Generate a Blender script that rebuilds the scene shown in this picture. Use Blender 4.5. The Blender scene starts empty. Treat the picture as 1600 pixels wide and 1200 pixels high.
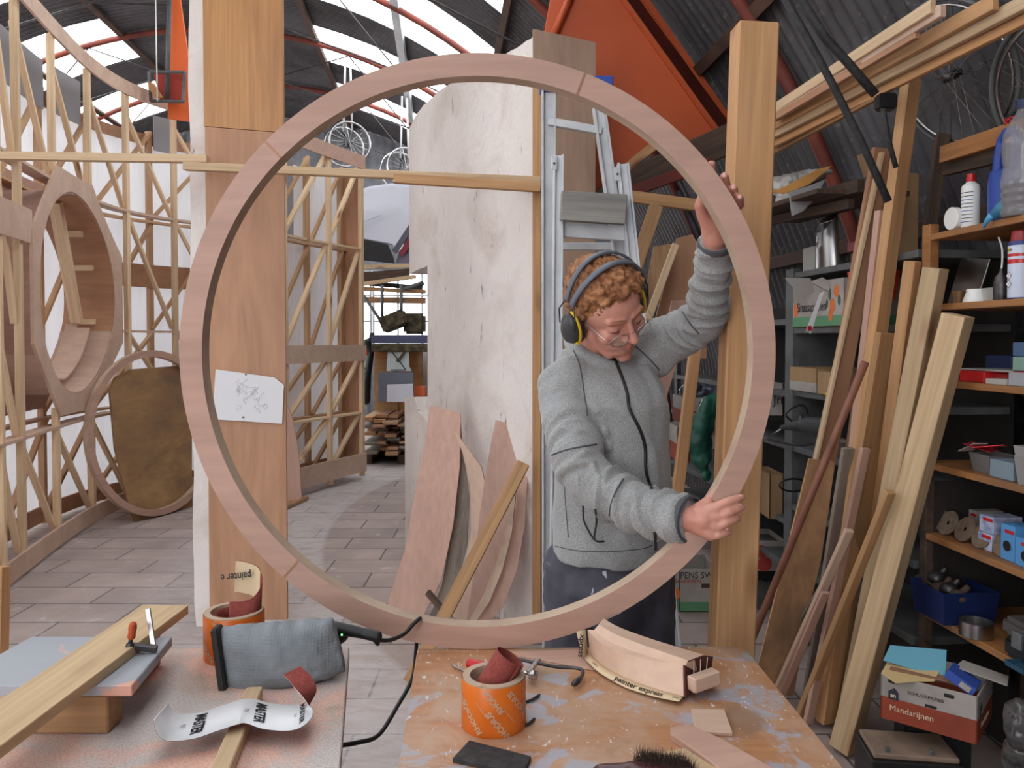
import bpy, bmesh, math, random
from mathutils import Vector as V, Matrix, noise
from mathutils.bvhtree import BVHTree
rnd = random.Random(7)
scene = bpy.context.scene
C = scene.collection
PI = math.pi
R_ = math.radians
# ---------------------------------------------------------------- camera
F_PX = 1250.0; PITCH = R_(1.5); HOR = 530.0
SHIFT_PX = (600 - HOR) - F_PX*math.tan(PITCH)
CAM = V((0, 0, 1.5))
cd = bpy.data.cameras.new('camera'); cam = bpy.data.objects.new('camera', cd); C.objects.link(cam)
cd.sensor_width = 36; cd.lens = 36*F_PX/1600; cd.shift_y = -SHIFT_PX/1600; cd.clip_start = .05; cd.clip_end = 200
cam.location = CAM; cam.rotation_euler = (PI/2 - PITCH, 0, 0); scene.camera = cam
# ---------------------------------------------------------------- daylight and exposure
w = bpy.data.worlds.new('overcast_sky'); scene.world = w; w.use_nodes = True
w.node_tree.nodes['Background'].inputs[0].default_value = (.97, .98, 1, 1)
w.node_tree.nodes['Background'].inputs[1].default_value = 5.6
scene.view_settings.view_transform = 'Standard'; scene.view_settings.look = 'None'
scene.view_settings.exposure = 0.0; scene.view_settings.gamma = 1
scene.cycles.max_bounces = 8; scene.cycles.diffuse_bounces = 5; scene.cycles.transparent_max_bounces = 12
scene.cycles.caustics_reflective = False; scene.cycles.caustics_refractive = False
scene.cycles.sample_clamp_indirect = 8
# the hall: a barrel vault whose axis runs away from the camera
HR, HX, HZ = 5.3, -2.8, .2
AX = V((-.0877, .9962, 0)); NX = V((.9962, .0877, 0))
def hall(s, ang, r=HR):
    a = R_(ang); return V((HX, 0, HZ)) + AX*s + NX*(r*math.sin(a)) + V((0, 0, r*math.cos(a)))
RIBS = [12.5, 10.3, 8.1, 5.9, 3.7, 1.5, -.7, -2.9, -5.1]
S0, S1 = -6.5, 14.6
def portal(cen, xd, yd, sx, sy):       # sampling guide for the daylight in an opening
    l = bpy.data.lights.new('daylight_portal', 'AREA'); l.shape = 'RECTANGLE'; l.size = sx; l.size_y = sy
    l.cycles.is_portal = True
    o = bpy.data.objects.new('daylight_portal', l); C.objects.link(o)
    zd = xd.cross(yd).normalized()
    o.matrix_world = Matrix.Translation(cen) @ Matrix((xd.normalized(), yd.normalized(), zd)).transposed().to_4x4()
for s in RIBS:
    for sg in (-1, 1):
        a = 26.3*sg
        inw = -(hall(s, a) - hall(s, a, 0)).normalized()
        xd = AX.copy(); yd = (-inw).cross(xd)
        portal(hall(s+.2, a, HR+.05), xd, yd, 1.3, 2.5)
portal(hall(S0, 0, 0)+V((0, 0, 2.4)), V((1,0,0)), V((0,0,1)), 9, 4.8) if False else None
ADDED_SIDEW = [(1.0, 3.4), (4.0, 6.8), (7.4, 10.2)]      # unseen side windows added low in the vault to brighten the left
for s0, s1 in ADDED_SIDEW:
    a = -71; s = (s0+s1)/2; inw = -(hall(s, a)-hall(s, a, 0)).normalized(); portal(hall(s, a, HR+.05), AX.copy(), (-inw).cross(AX), s1-s0, 2.3)
# unseen near end: open on the left, right wall added to dim the shelves
FOPEN = .6
_c = V((HX, 0, 0)) + AX*S0 + NX*((FOPEN-5.3)/2) + V((0, 0, 2.6))
portal(_c, NX, V((0,0,1)), 5.3+FOPEN, 5.2)
# ---------------------------------------------------------------- pixel -> place helpers (frame 1600 x 1200)
def ray(px, py):
    rx = (px-800)/F_PX; ry = (600-py)/F_PX - SHIFT_PX/F_PX
    return V((rx, math.cos(PITCH)+ry*math.sin(PITCH), -math.sin(PITCH)+ry*math.cos(PITCH)))
def P(px, py, Y):
    d = ray(px, py); return CAM + d*(Y/d.y)
def PZ(px, py, z=0.):
    d = ray(px, py); return CAM + d*((z-CAM.z)/d.z)
def SH(px, z, d=0., X=1.7):            # a place on the shelving along the right wall
    Y = (X+d)/((px-800)/F_PX+.088); return V((X+d-.088*Y, Y, z))
SHM = Matrix((-AX, NX, V((0,0,1)))).transposed().to_4x4()
# ---------------------------------------------------------------- object helpers
WM = {}
def put(o, parent, M):
    WM[o.name] = M.copy()
    if parent is not None:
        o.parent = parent; o.matrix_basis = WM[parent.name].inverted() @ M
    else:
        o.matrix_basis = M
    return o
def tag(o, label=None, cat=None, group=None, kind=None):
    if label: o['label'] = label
    if cat: o['category'] = cat
    if group: o['group'] = group
    if kind: o['kind'] = kind
    return o
def thing(name, label, cat, loc=(0,0,0), M=None, group=None):
    o = bpy.data.objects.new(name, None); C.objects.link(o); o.empty_display_size = .1
    put(o, None, M if M is not None else Matrix.Translation(V(loc)))
    return tag(o, label, cat, group)
def link(name, me, mat, parent=None, M=None, smooth=False):
    o = bpy.data.objects.new(name, me); C.objects.link(o)
    if mat: me.materials.clear(); me.materials.append(mat)
    if smooth:
        for p in me.polygons: p.use_smooth = True
    return put(o, parent, M if M is not None else Matrix())
def pyd(name, vs, fs, mat, parent=None, M=None, smooth=False, recalc=True):
    me = bpy.data.meshes.new(name); me.from_pydata([tuple(v) for v in vs], [], fs); 
    if recalc:
        bm = bmesh.new(); bm.from_mesh(me); bmesh.ops.recalc_face_normals(bm, faces=bm.faces); bm.to_mesh(me); bm.free()
    me.update()
    return link(name, me, mat, parent, M, smooth)
def frame(x, z, o=(0,0,0)):
    x = V(x).normalized(); z = V(z); z = (z - x*z.dot(x)).normalized(); y = z.cross(x)
    M = Matrix((x, y, z)).transposed().to_4x4(); M.translation = V(o); return M
def bmfin(name, bm, mat, parent, M, bev=0, smooth=False):
    if bev:
        bmesh.ops.bevel(bm, geom=[e for e in bm.edges if e.calc_face_angle(0) > .7], offset=bev, segments=2 if bev > .004 else 1, affect='EDGES', clamp_overlap=True)
    me = bpy.data.meshes.new(name); bm.to_mesh(me); bm.free()
    return link(name, me, mat, parent, M, smooth)
def box(name, sx, sy, sz, mat, parent=None, M=None, bev=.002, org=(0,0,0), taper=None):
    """a bevelled block; org = position of its centre in the frame M"""
    bm = bmesh.new(); bmesh.ops.create_cube(bm, size=1)
    for v in bm.verts:
        k = 1
        if taper and v.co.z > 0: k = taper
        v.co = V((v.co.x*sx*k, v.co.y*sy*k, v.co.z*sz)) + V(org)
    return bmfin(name, bm, mat, parent, M, bev)
def beam(name, p0, p1, w, t, mat, parent=None, wdir=(1,0,0), bev=.002):
    """timber from p0 to p1; w measured along wdir, t across; the grain runs along local x"""
    p0, p1 = V(p0), V(p1); L = (p1-p0).length; x = (p1-p0).normalized()
    y = V(wdir); y = (y - x*y.dot(x))
    if y.length < 1e-4: y = V((0,0,1)) - x*x.z
    y.normalize(); z = x.cross(y)
    M = Matrix((x, y, z)).transposed().to_4x4(); M.translation = p0
    return box(name, L, w, t, mat, parent, M, bev, (L/2, 0, 0))
def slab(name, pts, t, mat, parent=None, M=None, bev=.001, smooth=False):
    """flat outline in local xy, extruded to thickness t along local -z"""
    bm = bmesh.new(); vs = [bm.verts.new((p[0], p[1], 0)) for p in pts]; f = bm.faces.new(vs)
    r = bmesh.ops.extrude_face_region(bm, geom=[f])
    for v in r['geom']:
        if isinstance(v, bmesh.types.BMVert): v.co.z -= t
    bmesh.ops.recalc_face_normals(bm, faces=bm.faces)
    return bmfin(name, bm, mat, parent, M, bev, smooth)
def wslab(name, wpts, t, mat, parent=None, xdir=None, bev=.001):
    """outline given by coplanar world points, the front face seen counter-clockwise"""
    wpts = [V(p) for p in wpts]; o = wpts[0]
    n = V((0,0,0))
    for i in range(len(wpts)):
        a, b = wpts[i]-o, wpts[(i+1) % len(wpts)]-o; n += a.cross(b)
    n.normalize()
    if n.dot(CAM - o) < 0: n = -n
    x = V(xdir) if xdir is not None else wpts[1]-o
    M = frame(x, n, o); Mi = M.inverted()
    return slab(name, [(Mi @ p).to_2d() for p in wpts], t, mat, parent, M, bev)
def tube_bm(bm, pts, r, n=8, close=False):
    pts = [V(p) for p in pts]; N = len(pts); rings = []
    rs = r if isinstance(r, (list, tuple)) else [r]*N
    t0 = (pts[1]-pts[0]).normalized(); up = V((0,0,1)) if abs(t0.z) < .9 else V((1,0,0))
    for i in range(N):
        if close: t = pts[(i+1) % N]-pts[i-1]
        else: t = pts[min(i+1, N-1)]-pts[max(i-1, 0)]
        t.normalize(); s = t.cross(up).normalized(); u = s.cross(t); up = u
        rings.append([bm.verts.new(pts[i]+(s*math.cos(k*2*PI/n)+u*math.sin(k*2*PI/n))*rs[i]) for k in range(n)])
    for i in range(N if close else N-1):
        a, b = rings[i], rings[(i+1) % N]
        for k in range(n): bm.faces.new((a[k], a[(k+1) % n], b[(k+1) % n], b[k]))
    if not close: bm.faces.new(rings[0][::-1]); bm.faces.new(rings[-1])
def tube(name, pts, r, mat, parent=None, n=8, close=False, M=None):
    bm = bmesh.new(); tube_bm(bm, pts, r, n, close); bmesh.ops.recalc_face_normals(bm, faces=bm.faces)
    return bmfin(name, bm, mat, parent, M, 0, True)
def crom(pts, k=6):
    pts = [V(p) for p in pts]; out = []
    for i in range(len(pts)-1):
        a, b, c, d = pts[max(i-1, 0)], pts[i], pts[i+1], pts[min(i+2, len(pts)-1)]
        for j in range(k):
            t = j/k; out.append(.5*((2*b)+(c-a)*t+(2*a-5*b+4*c-d)*t*t+(3*b-a-3*c+d)*t**3))
    return out+[pts[-1]]
def lathe(name, prof, mat, parent=None, M=None, n=32, smooth=True, a0=0, a1=360):
    vs, fs = [], []; m = len(prof); full = a1-a0 >= 360; k = n if full else n+1
    for i in range(k):
        a = R_(a0+(a1-a0)*i/n)
        for r, z in prof: vs.append((r*math.cos(a), r*math.sin(a), z))
    for i in range(n):
        j = (i+1) % k
        for q in range(m-1): fs.append((i*m+q, j*m+q, j*m+q+1, i*m+q+1))
    o = pyd(name, vs, fs, mat, parent, M, smooth)
    bm = bmesh.new(); bm.from_mesh(o.data); bmesh.ops.remove_doubles(bm, verts=bm.verts, dist=1e-5)
    bmesh.ops.recalc_face_normals(bm, faces=bm.faces)
    for e in bm.edges:
        if e.calc_face_angle(0) > .6: e.smooth = False
    bm.to_mesh(o.data); bm.free()
    return o
def sweep(name, path, w, h, mat, parent=None, side=None):
    """upright band along a plan path: w across, h tall, its foot on the path"""
    vs, fs = [], []; N = len(path); path = [V(p) for p in path]
    for i, p in enumerate(path):
        t = path[min(i+1, N-1)]-path[max(i-1, 0)]; t.z = 0; t.normalize(); n = V((t.y, -t.x, 0))
        for a, b in ((-.5, 0), (.5, 0), (.5, 1), (-.5, 1)): vs.append(p+n*(a*w)+V((0,0,b*h)))
    for i in range(N-1):
        for k in range(4): fs.append((i*4+k, i*4+(k+1) % 4, i*4+4+(k+1) % 4, i*4+4+k))
    fs += [(0,1,2,3), ((N-1)*4+3, (N-1)*4+2, (N-1)*4+1, (N-1)*4)]
    return pyd(name, vs, fs, mat, parent)
def text(name, s, size, mat, parent, M, wrap=None, ext=.0004, bold=0., shear=0., sx=1.):
    cu = bpy.data.curves.new('t', 'FONT'); cu.body = s; cu.size = size; cu.extrude = ext; cu.offset = bold; cu.shear = shear
    cu.align_x = 'CENTER'; cu.align_y = 'CENTER'; cu.resolution_u = 3
    o = bpy.data.objects.new('t', cu); C.objects.link(o)
    bpy.context.view_layer.update()
    me = bpy.data.meshes.new_from_object(o.evaluated_get(bpy.context.evaluated_depsgraph_get()))
    bpy.data.objects.remove(o)
    for v in me.vertices:
        v.co.x *= sx
        if wrap: v.co = wrap(v.co)
    me.update()
    return link(name, me, mat, parent, M)
# ---- closed shapes grown together (bodies, hands, bags)
_sph = {}
def _sphere(seg, rows):
    if (seg, rows) not in _sph:
        vs = [V((0,0,1))]+[V((math.sin(PI*i/rows)*math.cos(2*PI*j/seg), math.sin(PI*i/rows)*math.sin(2*PI*j/seg), math.cos(PI*i/rows))) for i in range(1, rows) for j in range(seg)]+[V((0,0,-1))]
        fs = [(0, 1+j, 1+(j+1) % seg) for j in range(seg)]
        for i in range(rows-2): fs += [(1+i*seg+j, 1+(i+1)*seg+j, 1+(i+1)*seg+(j+1) % seg, 1+i*seg+(j+1) % seg) for j in range(seg)]
        e = 1+(rows-1)*seg; fs += [(e, e-seg+(j+1) % seg, e-seg+j) for j in range(seg)]
        _sph[(seg, rows)] = (vs, fs)
    return _sph[(seg, rows)]
def add_ell(bm, c, rx, ry, rz, Rm=None, seg=16):
    M = Matrix.Translation(V(c)) @ (Rm.to_4x4() if Rm else Matrix()) @ Matrix.Diagonal((rx, ry, rz, 1))
    vs, fs = _sphere(seg, max(6, seg*2//3)); b = [bm.verts.new(M @ v) for v in vs]
    for f in fs: bm.faces.new([b[i] for i in f])
def add_cap(bm, p0, r0, p1, r1, seg=14):
    """one closed capsule, tapering from r0 to r1"""
    p0, p1 = V(p0), V(p1); d = p1-p0; L = d.length
    if L < 1e-5: return add_ell(bm, p0, r0, r0, r0, None, seg)
    q = d.to_track_quat('Z', 'Y').to_matrix(); rows = 2*max(3, seg//3); vs, fs = _sphere(seg, rows)
    b = []
    for k, v in enumerate(vs):
        up = v.z > 1e-6 or (abs(v.z) <= 1e-6 and False)
        b.append(bm.verts.new(p1+q @ (v*r1) if up else p0+q @ (v*r0)))
    for f in fs: bm.faces.new([b[i] for i in f])
def add_cyl(bm, p0, r0, p1, r1, seg=20):
    p0, p1 = V(p0), V(p1); q = (p1-p0).to_track_quat('Z', 'Y').to_matrix()
    A = [bm.verts.new(p0+q @ V((math.cos(2*PI*k/seg)*r0, math.sin(2*PI*k/seg)*r0, 0))) for k in range(seg)]; B = [bm.verts.new(p1+q @ V((math.cos(2*PI*k/seg)*r1, math.sin(2*PI*k/seg)*r1, 0))) for k in range(seg)]
    for k in range(seg): bm.faces.new((A[k], A[(k+1) % seg], B[(k+1) % seg], B[k]))
    bm.faces.new(A[::-1]); bm.faces.new(B)
def add_chain(bm, pts, rs, seg=14):
    for i in range(len(pts)-1): add_cap(bm, pts[i], rs[i], pts[i+1], rs[i+1], seg)
def add_loft(bm, secs, n=32):
    """secs: (centre, rx, ry, yaw)"""
    rings = []
    for c, rx, ry, yaw in secs:
        rings.append([bm.verts.new(V(c)+Matrix.Rotation(yaw, 3, 'Z') @ V((rx*math.cos(a), ry*math.sin(a), 0))) for a in [2*PI*k/n for k in range(n)]])
    for a, b in zip(rings, rings[1:]):
        for k in range(n): bm.faces.new((a[k], a[(k+1) % n], b[(k+1) % n], b[k]))
    bm.faces.new(rings[0][::-1]); bm.faces.new(rings[-1])
def grown(name, bm, mat, parent=None, voxel=.006, smooth=4, disp=None, M=None):
    bmesh.ops.recalc_face_normals(bm, faces=bm.faces)
    me = bpy.data.meshes.new(name); bm.to_mesh(me); bm.free()
    o = bpy.data.objects.new(name, me); C.objects.link(o)
    m = o.modifiers.new('r', 'REMESH'); m.mode = 'VOXEL'; m.voxel_size = voxel
    if smooth: s = o.modifiers.new('s', 'SMOOTH'); s.iterations = smooth; s.factor = .5
    bpy.context.view_layer.update()
    me2 = bpy.data.meshes.new_from_object(o.evaluated_get(bpy.context.evaluated_depsgraph_get()))
    bpy.data.objects.remove(o); bpy.data.meshes.remove(me)
    if disp:
        ns = [v.normal.copy() for v in me2.vertices]
        for v, nn in zip(me2.vertices, ns): v.co += nn*disp(v.co, nn)
        me2.update()
    return link(name, me2, mat, parent, M, True)
# ---------------------------------------------------------------- materials
def lin(c):
    return tuple(((x/255)/12.92 if x/255 <= .04045 else ((x/255+.055)/1.055)**2.4) for x in c)+(1,)
class NT:
    def __init__(s, name, rough=.6, metal=0.):
        s.m = bpy.data.materials.new(name); s.m.use_nodes = True; s.t = s.m.node_tree; s.n = s.t.nodes
        s.b = s.n['Principled BSDF']; s.b.inputs['Roughness'].default_value = rough; s.b.inputs['Metallic'].default_value = metal
        s.tc = s.n.new('ShaderNodeTexCoord')
        oi = s.n.new('ShaderNodeObjectInfo'); mu = s.n.new('ShaderNodeMath'); mu.operation = 'MULTIPLY'; mu.inputs[1].default_value = 37
        s.l(oi.outputs['Random'], mu.inputs[0]); s.rand = oi.outputs['Random']
        ad = s.n.new('ShaderNodeVectorMath'); ad.operation = 'ADD'
        s.l(s.tc.outputs['Object'], ad.inputs[0]); s.l(mu.outputs[0], ad.inputs[1]); s.co = ad.outputs[0]
        s.obj = s.tc.outputs['Object']
    def l(s, a, b): s.t.links.new(a, b)
    def map(s, sc, src=None, loc=(0,0,0)):
        m = s.n.new('ShaderNodeMapping'); m.inputs['Scale'].default_value = sc; m.inputs['Location'].default_value = loc
        s.l(src or s.co, m.inputs[0]); return m.outputs[0]
    def noise(s, vec, scale=1, det=4, dist=0, rough=.55):
        n = s.n.new('ShaderNodeTexNoise'); n.inputs['Scale'].default_value = scale; n.inputs['Detail'].default_value = det
        n.inputs['Distortion'].default_value = dist; n.inputs['Roughness'].default_value = rough
        s.l(vec, n.inputs['Vector']); return n.outputs['Fac']
    def vor(s, vec, scale=1, feat='F1', rnd_=1):
        n = s.n.new('ShaderNodeTexVoronoi'); n.inputs['Scale'].default_value = scale; n.feature = feat
        n.inputs['Randomness'].default_value = rnd_; s.l(vec, n.inputs['Vector']); return n.outputs['Distance']
    def ramp(s, fac, stops):
        n = s.n.new('ShaderNodeValToRGB'); e = n.color_ramp.elements
        while len(e) < len(stops): e.new(.5)
        for i, (p, c) in enumerate(stops):
            e[i].position = p; e[i].color = c if isinstance(c, tuple) else (c, c, c, 1)
        s.l(fac, n.inputs[0]); return n.outputs[0]
    def mix(s, fac, a, b, mode='MIX'):
        n = s.n.new('ShaderNodeMix'); n.data_type = 'RGBA'; n.blend_type = mode
        for k, v in ((0, fac), (6, a), (7, b)):
            if isinstance(v, (int, float)): n.inputs[k].default_value = v
            elif isinstance(v, tuple): n.inputs[k].default_value = v
            else: s.l(v, n.inputs[k])
        return n.outputs[2]
    def math(s, op, a, b=0.):
        n = s.n.new('ShaderNodeMath'); n.operation = op
        for k, v in ((0, a), (1, b)):
            if isinstance(v, (int, float)): n.inputs[k].default_value = v
            else: s.l(v, n.inputs[k])
        return n.outputs[0]
    def bump(s, h, st=.3, dist=.01):
        n = s.n.new('ShaderNodeBump'); n.inputs['Strength'].default_value = st; n.inputs['Distance'].default_value = dist
        s.l(h, n.inputs['Height']); s.l(n.outputs[0], s.b.inputs['Normal'])
    def col(s, c):
        if isinstance(c, tuple): s.b.inputs['Base Color'].default_value = c
        else: s.l(c, s.b.inputs['Base Color'])
        return s
def wood(name, c1, c2, grain=9., along=.7, knots=None, rough=.65, dirt=None, fine=.35):
    k = NT(name, rough); c1, c2 = lin(c1), lin(c2)
    v = k.map((along, grain, grain))
    f = k.noise(v, 1.6, 5, 1.2)
    c = k.ramp(f, [(.32, c2), (.68, c1)])
    v2 = k.map((along*6, grain*14, grain*14)); f2 = k.noise(v2, 1, 3)
    c = k.mix(fine, c, k.ramp(f2, [(.3, .55), (.7, 1.25)]), 'MULTIPLY')
    if knots:
        vk = k.map((2.1, 6.5, 6.5)); d = k.vor(vk, 1)
        c = k.mix(k.ramp(d, [(.07, 1.), (.12, .55), (.2, 0.)]), c, lin(knots))
    if dirt:
        fd = k.noise(k.map((1.5, 2.2, 2.2)), 2, 6, .4)
        c = k.mix(k.ramp(fd, [(.45, 0.), (.72, .75)]), c, lin(dirt))
    tone = k.ramp(k.rand, [(0, .86), (1, 1.08)]); c = k.mix(1., c, tone, 'MULTIPLY')
    k.col(c); k.bump(f2, .12, .003); return k.m
def plain(name, c, rough=.5, metal=0., c2=None, sc=6., bump=0., bsc=60., dist=.004, lo=.4, hi=.65, det=4):
    k = NT(name, rough, metal)
    if c2: k.col(k.ramp(k.noise(k.co, sc, det), [(lo, lin(c)), (hi, lin(c2))]))
    else: k.col(lin(c))
    if bump: k.bump(k.noise(k.co, bsc, 3), bump, dist)
    return k.m
def glassy(name, tint, a=.8, rough=.1):
    m = bpy.data.materials.new(name); m.use_nodes = True; t = m.node_tree; n = t.nodes; b = n['Principled BSDF']
    b.inputs['Base Color'].default_value = lin(tint); b.inputs['Roughness'].default_value = rough
    tr = n.new('ShaderNodeBsdfTransparent'); tr.inputs[0].default_value = (.96, .98, .97, 1); mx = n.new('ShaderNodeMixShader'); mx.inputs[0].default_value = 1-a
    t.links.new(tr.outputs[0], mx.inputs[1]); t.links.new(b.outputs[0], mx.inputs[2]); t.links.new(mx.outputs[0], n['Material Output'].inputs[0]); return m
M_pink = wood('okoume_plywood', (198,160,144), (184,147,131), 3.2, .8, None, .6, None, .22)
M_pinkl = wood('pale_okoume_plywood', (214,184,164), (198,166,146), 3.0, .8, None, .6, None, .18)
M_edge = wood('plywood_edge', (208,184,162), (178,150,130), 3., 3., None, .7, None, .12)
M_pine = wood('planed_pine', (206,160,114), (184,136,92), 6.5, .5, (120,72,42))
M_frame = wood('frame_softwood', (236,208,172), (218,186,150), 7., .5, (150,104,70), .65)
M_framed = wood('frame_backing_softwood', (210,172,134), (190,150,114), 7., .5, (140,96,64), .65)
M_pinel = wood('pale_pine', (206,178,142), (186,156,118), 6.5, .5, (140,92,60))
M_pineo = wood('old_orange_pine', (190,148,104), (160,120,82), 6.5, .5, (86,50,30))
M_brown = wood('weathered_brown_board', (196,154,114), (158,122,90), 4., .6, None, .8, (98,80,70))
M_shade = plain('shade_backing', (42,36,33), .9, 0, (30,27,26), 5)  # near-black colour stands in for the shade inside the shelving
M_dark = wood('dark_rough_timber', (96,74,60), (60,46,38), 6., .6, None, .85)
M_grey = wood('grey_weathered_board', (150,138,126), (112,102,94), 8., .5, None, .85)
M_varn = wood('varnished_pine_plywood', (184,132,78), (156,106,60), 5., .35, None, .45, None, .3)
M_ply = wood('brown_plywood', (188,142,110), (162,118,90), 3.2, .6, None, .6, None, .2)
M_cap = wood('faded_plywood', (176,146,124), (150,122,104), 3., .6, None, .7, None, .2)
M_light = wood('light_batten', (216,188,154), (196,164,126), 8., .5, (150,100,66), .6)
M_stain = wood('stained_old_plywood', (184,146,100), (150,114,82), 1.6, 1.2, None, .7, (116,94,80), .25)
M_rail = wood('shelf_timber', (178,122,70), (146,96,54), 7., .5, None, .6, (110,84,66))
M_steel = plain('brushed_steel', (190,188,188), .28, 1., (160,158,158), 8)
M_alu = plain('dull_aluminium', (206,208,212), .5, .12, (184,187,192), 5, .1, 30)
M_iron = plain('dark_iron', (70,68,70), .45, .8, (95,90,90), 30)
M_greymetal = plain('grey_painted_shelving', (104,106,108), .6, .2, (86,86,86), 8)
M_black = plain('black_plastic', (22,22,24), .45)
M_rubber = plain('black_rubber', (38,38,40), .75, 0, (56,56,58), 60)
M_rib = plain('red_oxide_steel', (134,62,46), .7, 0, (104,48,40), 4)
M_purlin = plain('brown_purlin', (92,66,54), .8, 0, (70,54,46), 4)
M_orange = plain('orange_paint', (190,84,38), .5, 0, (172,72,32), 1.5)
M_dkred = plain('dark_red_paint', (120,36,22), .6, 0, (92,30,22), 3)
M_red = plain('red_plastic', (190,30,36), .35)
M_blue = plain('blue_plastic', (38,70,156), .4)
M_dkblue = plain('dark_blue_plastic', (18,36,84), .5)
M_white = plain('white_plastic', (228,228,226), .4)
M_card = plain('brown_cardboard', (176,142,104), .8, 0, (156,124,90), 3)
M_paper = plain('white_paper', (220,220,224), .8)
M_ink = plain('black_ink', (30,30,34), .6)
M_greyink = plain('grey_ink', (172,172,180), .7)
M_sandred = plain('red_brown_abrasive', (140,66,58), .95, 0, (122,54,50), 200, .3, 900, .0005)
M_skyl = glassy('translucent_roof_sheet', (240,244,250), .82, .5)
M_glass = glassy('window_glass', (210,224,226), .9, .1)
def m_plaster():
    k = NT('rough_white_plaster', .85); o = k.obj
    big = k.noise(o, 1.3, 4); c = k.ramp(big, [(.35, lin((230,222,218))), (.7, lin((212,203,199)))])
    cr = k.noise(k.map((9, 9, 1.6), o), 2.2, 6, .8, .7); sp = k.noise(o, 5, 3)
    crk = k.math('MULTIPLY', k.ramp(cr, [(.61, 0.), (.66, .85)]), k.ramp(sp, [(.48, 0.), (.60, 1.)]))
    dirt = k.noise(o, 2.4, 5, .5); c = k.mix(k.ramp(dirt, [(.5, 0.), (.72, .6)]), c, lin((186,168,156)))
    c = k.mix(crk, c, lin((92,82,76))); k.col(c)
    h = k.math('SUBTRACT', k.noise(k.map((40, 40, 22), o), 1, 5, .3), crk); k.bump(h, .55, .012); return k.m
M_plaster = m_plaster()
def m_floor():
    k = NT('dusty_paving', .85); o = k.obj
    br = k.n.new('ShaderNodeTexBrick'); k.l(k.map((1, 1, 1), o), br.inputs['Vector']); br.inputs['Scale'].default_value = 1
    br.inputs['Brick Width'].default_value = .6; br.inputs['Row Height'].default_value = .3; br.inputs['Mortar Size'].default_value = .006
    br.inputs['Color1'].default_value = lin((176,159,153)); br.inputs['Color2'].default_value = lin((160,145,140)); br.inputs['Mortar'].default_value = lin((100,92,90))
    c = k.mix(.5, br.outputs['Color'], k.ramp(k.noise(o, 3, 6), [(.3, .7), (.7, 1.3)]), 'MULTIPLY')
    sep = k.n.new('ShaderNodeSeparateXYZ'); k.l(o, sep.inputs[0])
    dx = k.math('SUBTRACT', sep.outputs[0], 4.45); dy = k.math('SUBTRACT', sep.outputs[1], 6.85)
    d = k.math('SQRT', k.math('ADD', k.math('MULTIPLY', dx, dx), k.math('MULTIPLY', dy, dy)))
    inside = k.ramp(k.math('MULTIPLY', d, .1), [(.590, 0.), (.594, 1.), (.66, .9), (.71, .15)])
    patch = k.noise(k.map((1.6, 4, 1), o), 3, 8, .5, .7)
    dust = k.math('MULTIPLY', inside, k.ramp(patch, [(.36, .25), (.58, 1.)]))
    spl = k.ramp(k.noise(o, 5.5, 7, .3, .65), [(.60, 0.), (.66, .8)])
    c = k.mix(k.math('MULTIPLY', dust, .75), c, lin((198,192,194))); c = k.mix(k.math('MULTIPLY', spl, .6), c, lin((200,196,200)))
    k.col(c); k.bump(k.math('SUBTRACT', k.noise(o, 30, 4), k.math('MULTIPLY', br.outputs['Fac'], 1.)), .25, .01); return k.m
M_floor = m_floor()
def m_corr():
    k = NT('weathered_corrugated_sheet', .62, .15); o = k.obj
    c = k.ramp(k.noise(o, 1.2, 6, .4), [(.35, lin((66,64,66))), (.7, lin((104,102,106)))])
    st = k.noise(k.map((3, 3, 3), o), 9, 4); c = k.mix(k.ramp(st, [(.58, 0.), (.74, .5)]), c, lin((140,138,142)))
    k.col(c); return k.m
M_corr = m_corr()
def m_table(name, base1, base2, kind):
    k = NT(name, .55 if kind else .8); o = k.obj
    f = k.noise(k.map((3, 22, 3), o), 1.2, 5, 1.5); c = k.ramp(f, [(.3, lin(base1)), (.7, lin(base2))])
    if kind:
        wr = k.noise(o, 5, 7, .6, .65); c = k.mix(k.ramp(wr, [(.42, 0.), (.60, .85)]), c, lin((188,158,136)))
        gp = k.noise(k.map((1, 1, 1), o, (3, 1, 0)), 9, 6, .8, .6); c = k.mix(k.ramp(gp, [(.555, 0.), (.60, .8)]), c, lin((168,172,186)))
        gr = k.noise(k.map((1, 1, 1), o, (7, 2, 0)), 4, 5, .5); c = k.mix(k.ramp(gr, [(.57, 0.), (.66, .55)]), c, lin((120,98,84)))
        sc = k.noise(k.map((16, 5, 1), o), 2.2, 4, 3.5, .6); c = k.mix(k.ramp(sc, [(.655, 0.), (.67, .85)]), c, lin((222,220,222)))
        sc2 = k.vor(k.map((1, 1.3, 1), o), 21); c = k.mix(k.ramp(sc2, [(.035, .9), (.07, 0.)]), c, lin((226,224,226)))
    else:
        dd = k.noise(o, 2.6, 6, .6); c = k.mix(k.ramp(dd, [(.36, 0.), (.56, .9)]), c, lin((196,188,186)))
        sd = k.noise(k.map((1, 1, 1), o, (4, 4, 0)), 4.4, 7, .7, .7); c = k.mix(k.ramp(sd, [(.46, 0.), (.60, .85)]), c, lin((222,174,156)))
        dk = k.noise(k.map((1, 1, 1), o, (9, 1, 0)), 2.1, 4, .5); c = k.mix(k.ramp(dk, [(.62, 0.), (.76, .5)]), c, lin((140,118,110)))
        sp = k.noise(o, 260, 2); c = k.mix(.35, c, k.ramp(sp, [(.4, .6), (.6, 1.3)]), 'MULTIPLY')
    k.col(c); k.bump(k.noise(o, 120 if not kind else 40, 4), .2, .002); return k.m
M_tabR = m_table('worn_varnished_bench_top', (190,138,98), (168,116,80), True)
M_tabL = m_table('dusty_bench_top', (186,152,128), (166,134,114), False)
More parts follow.
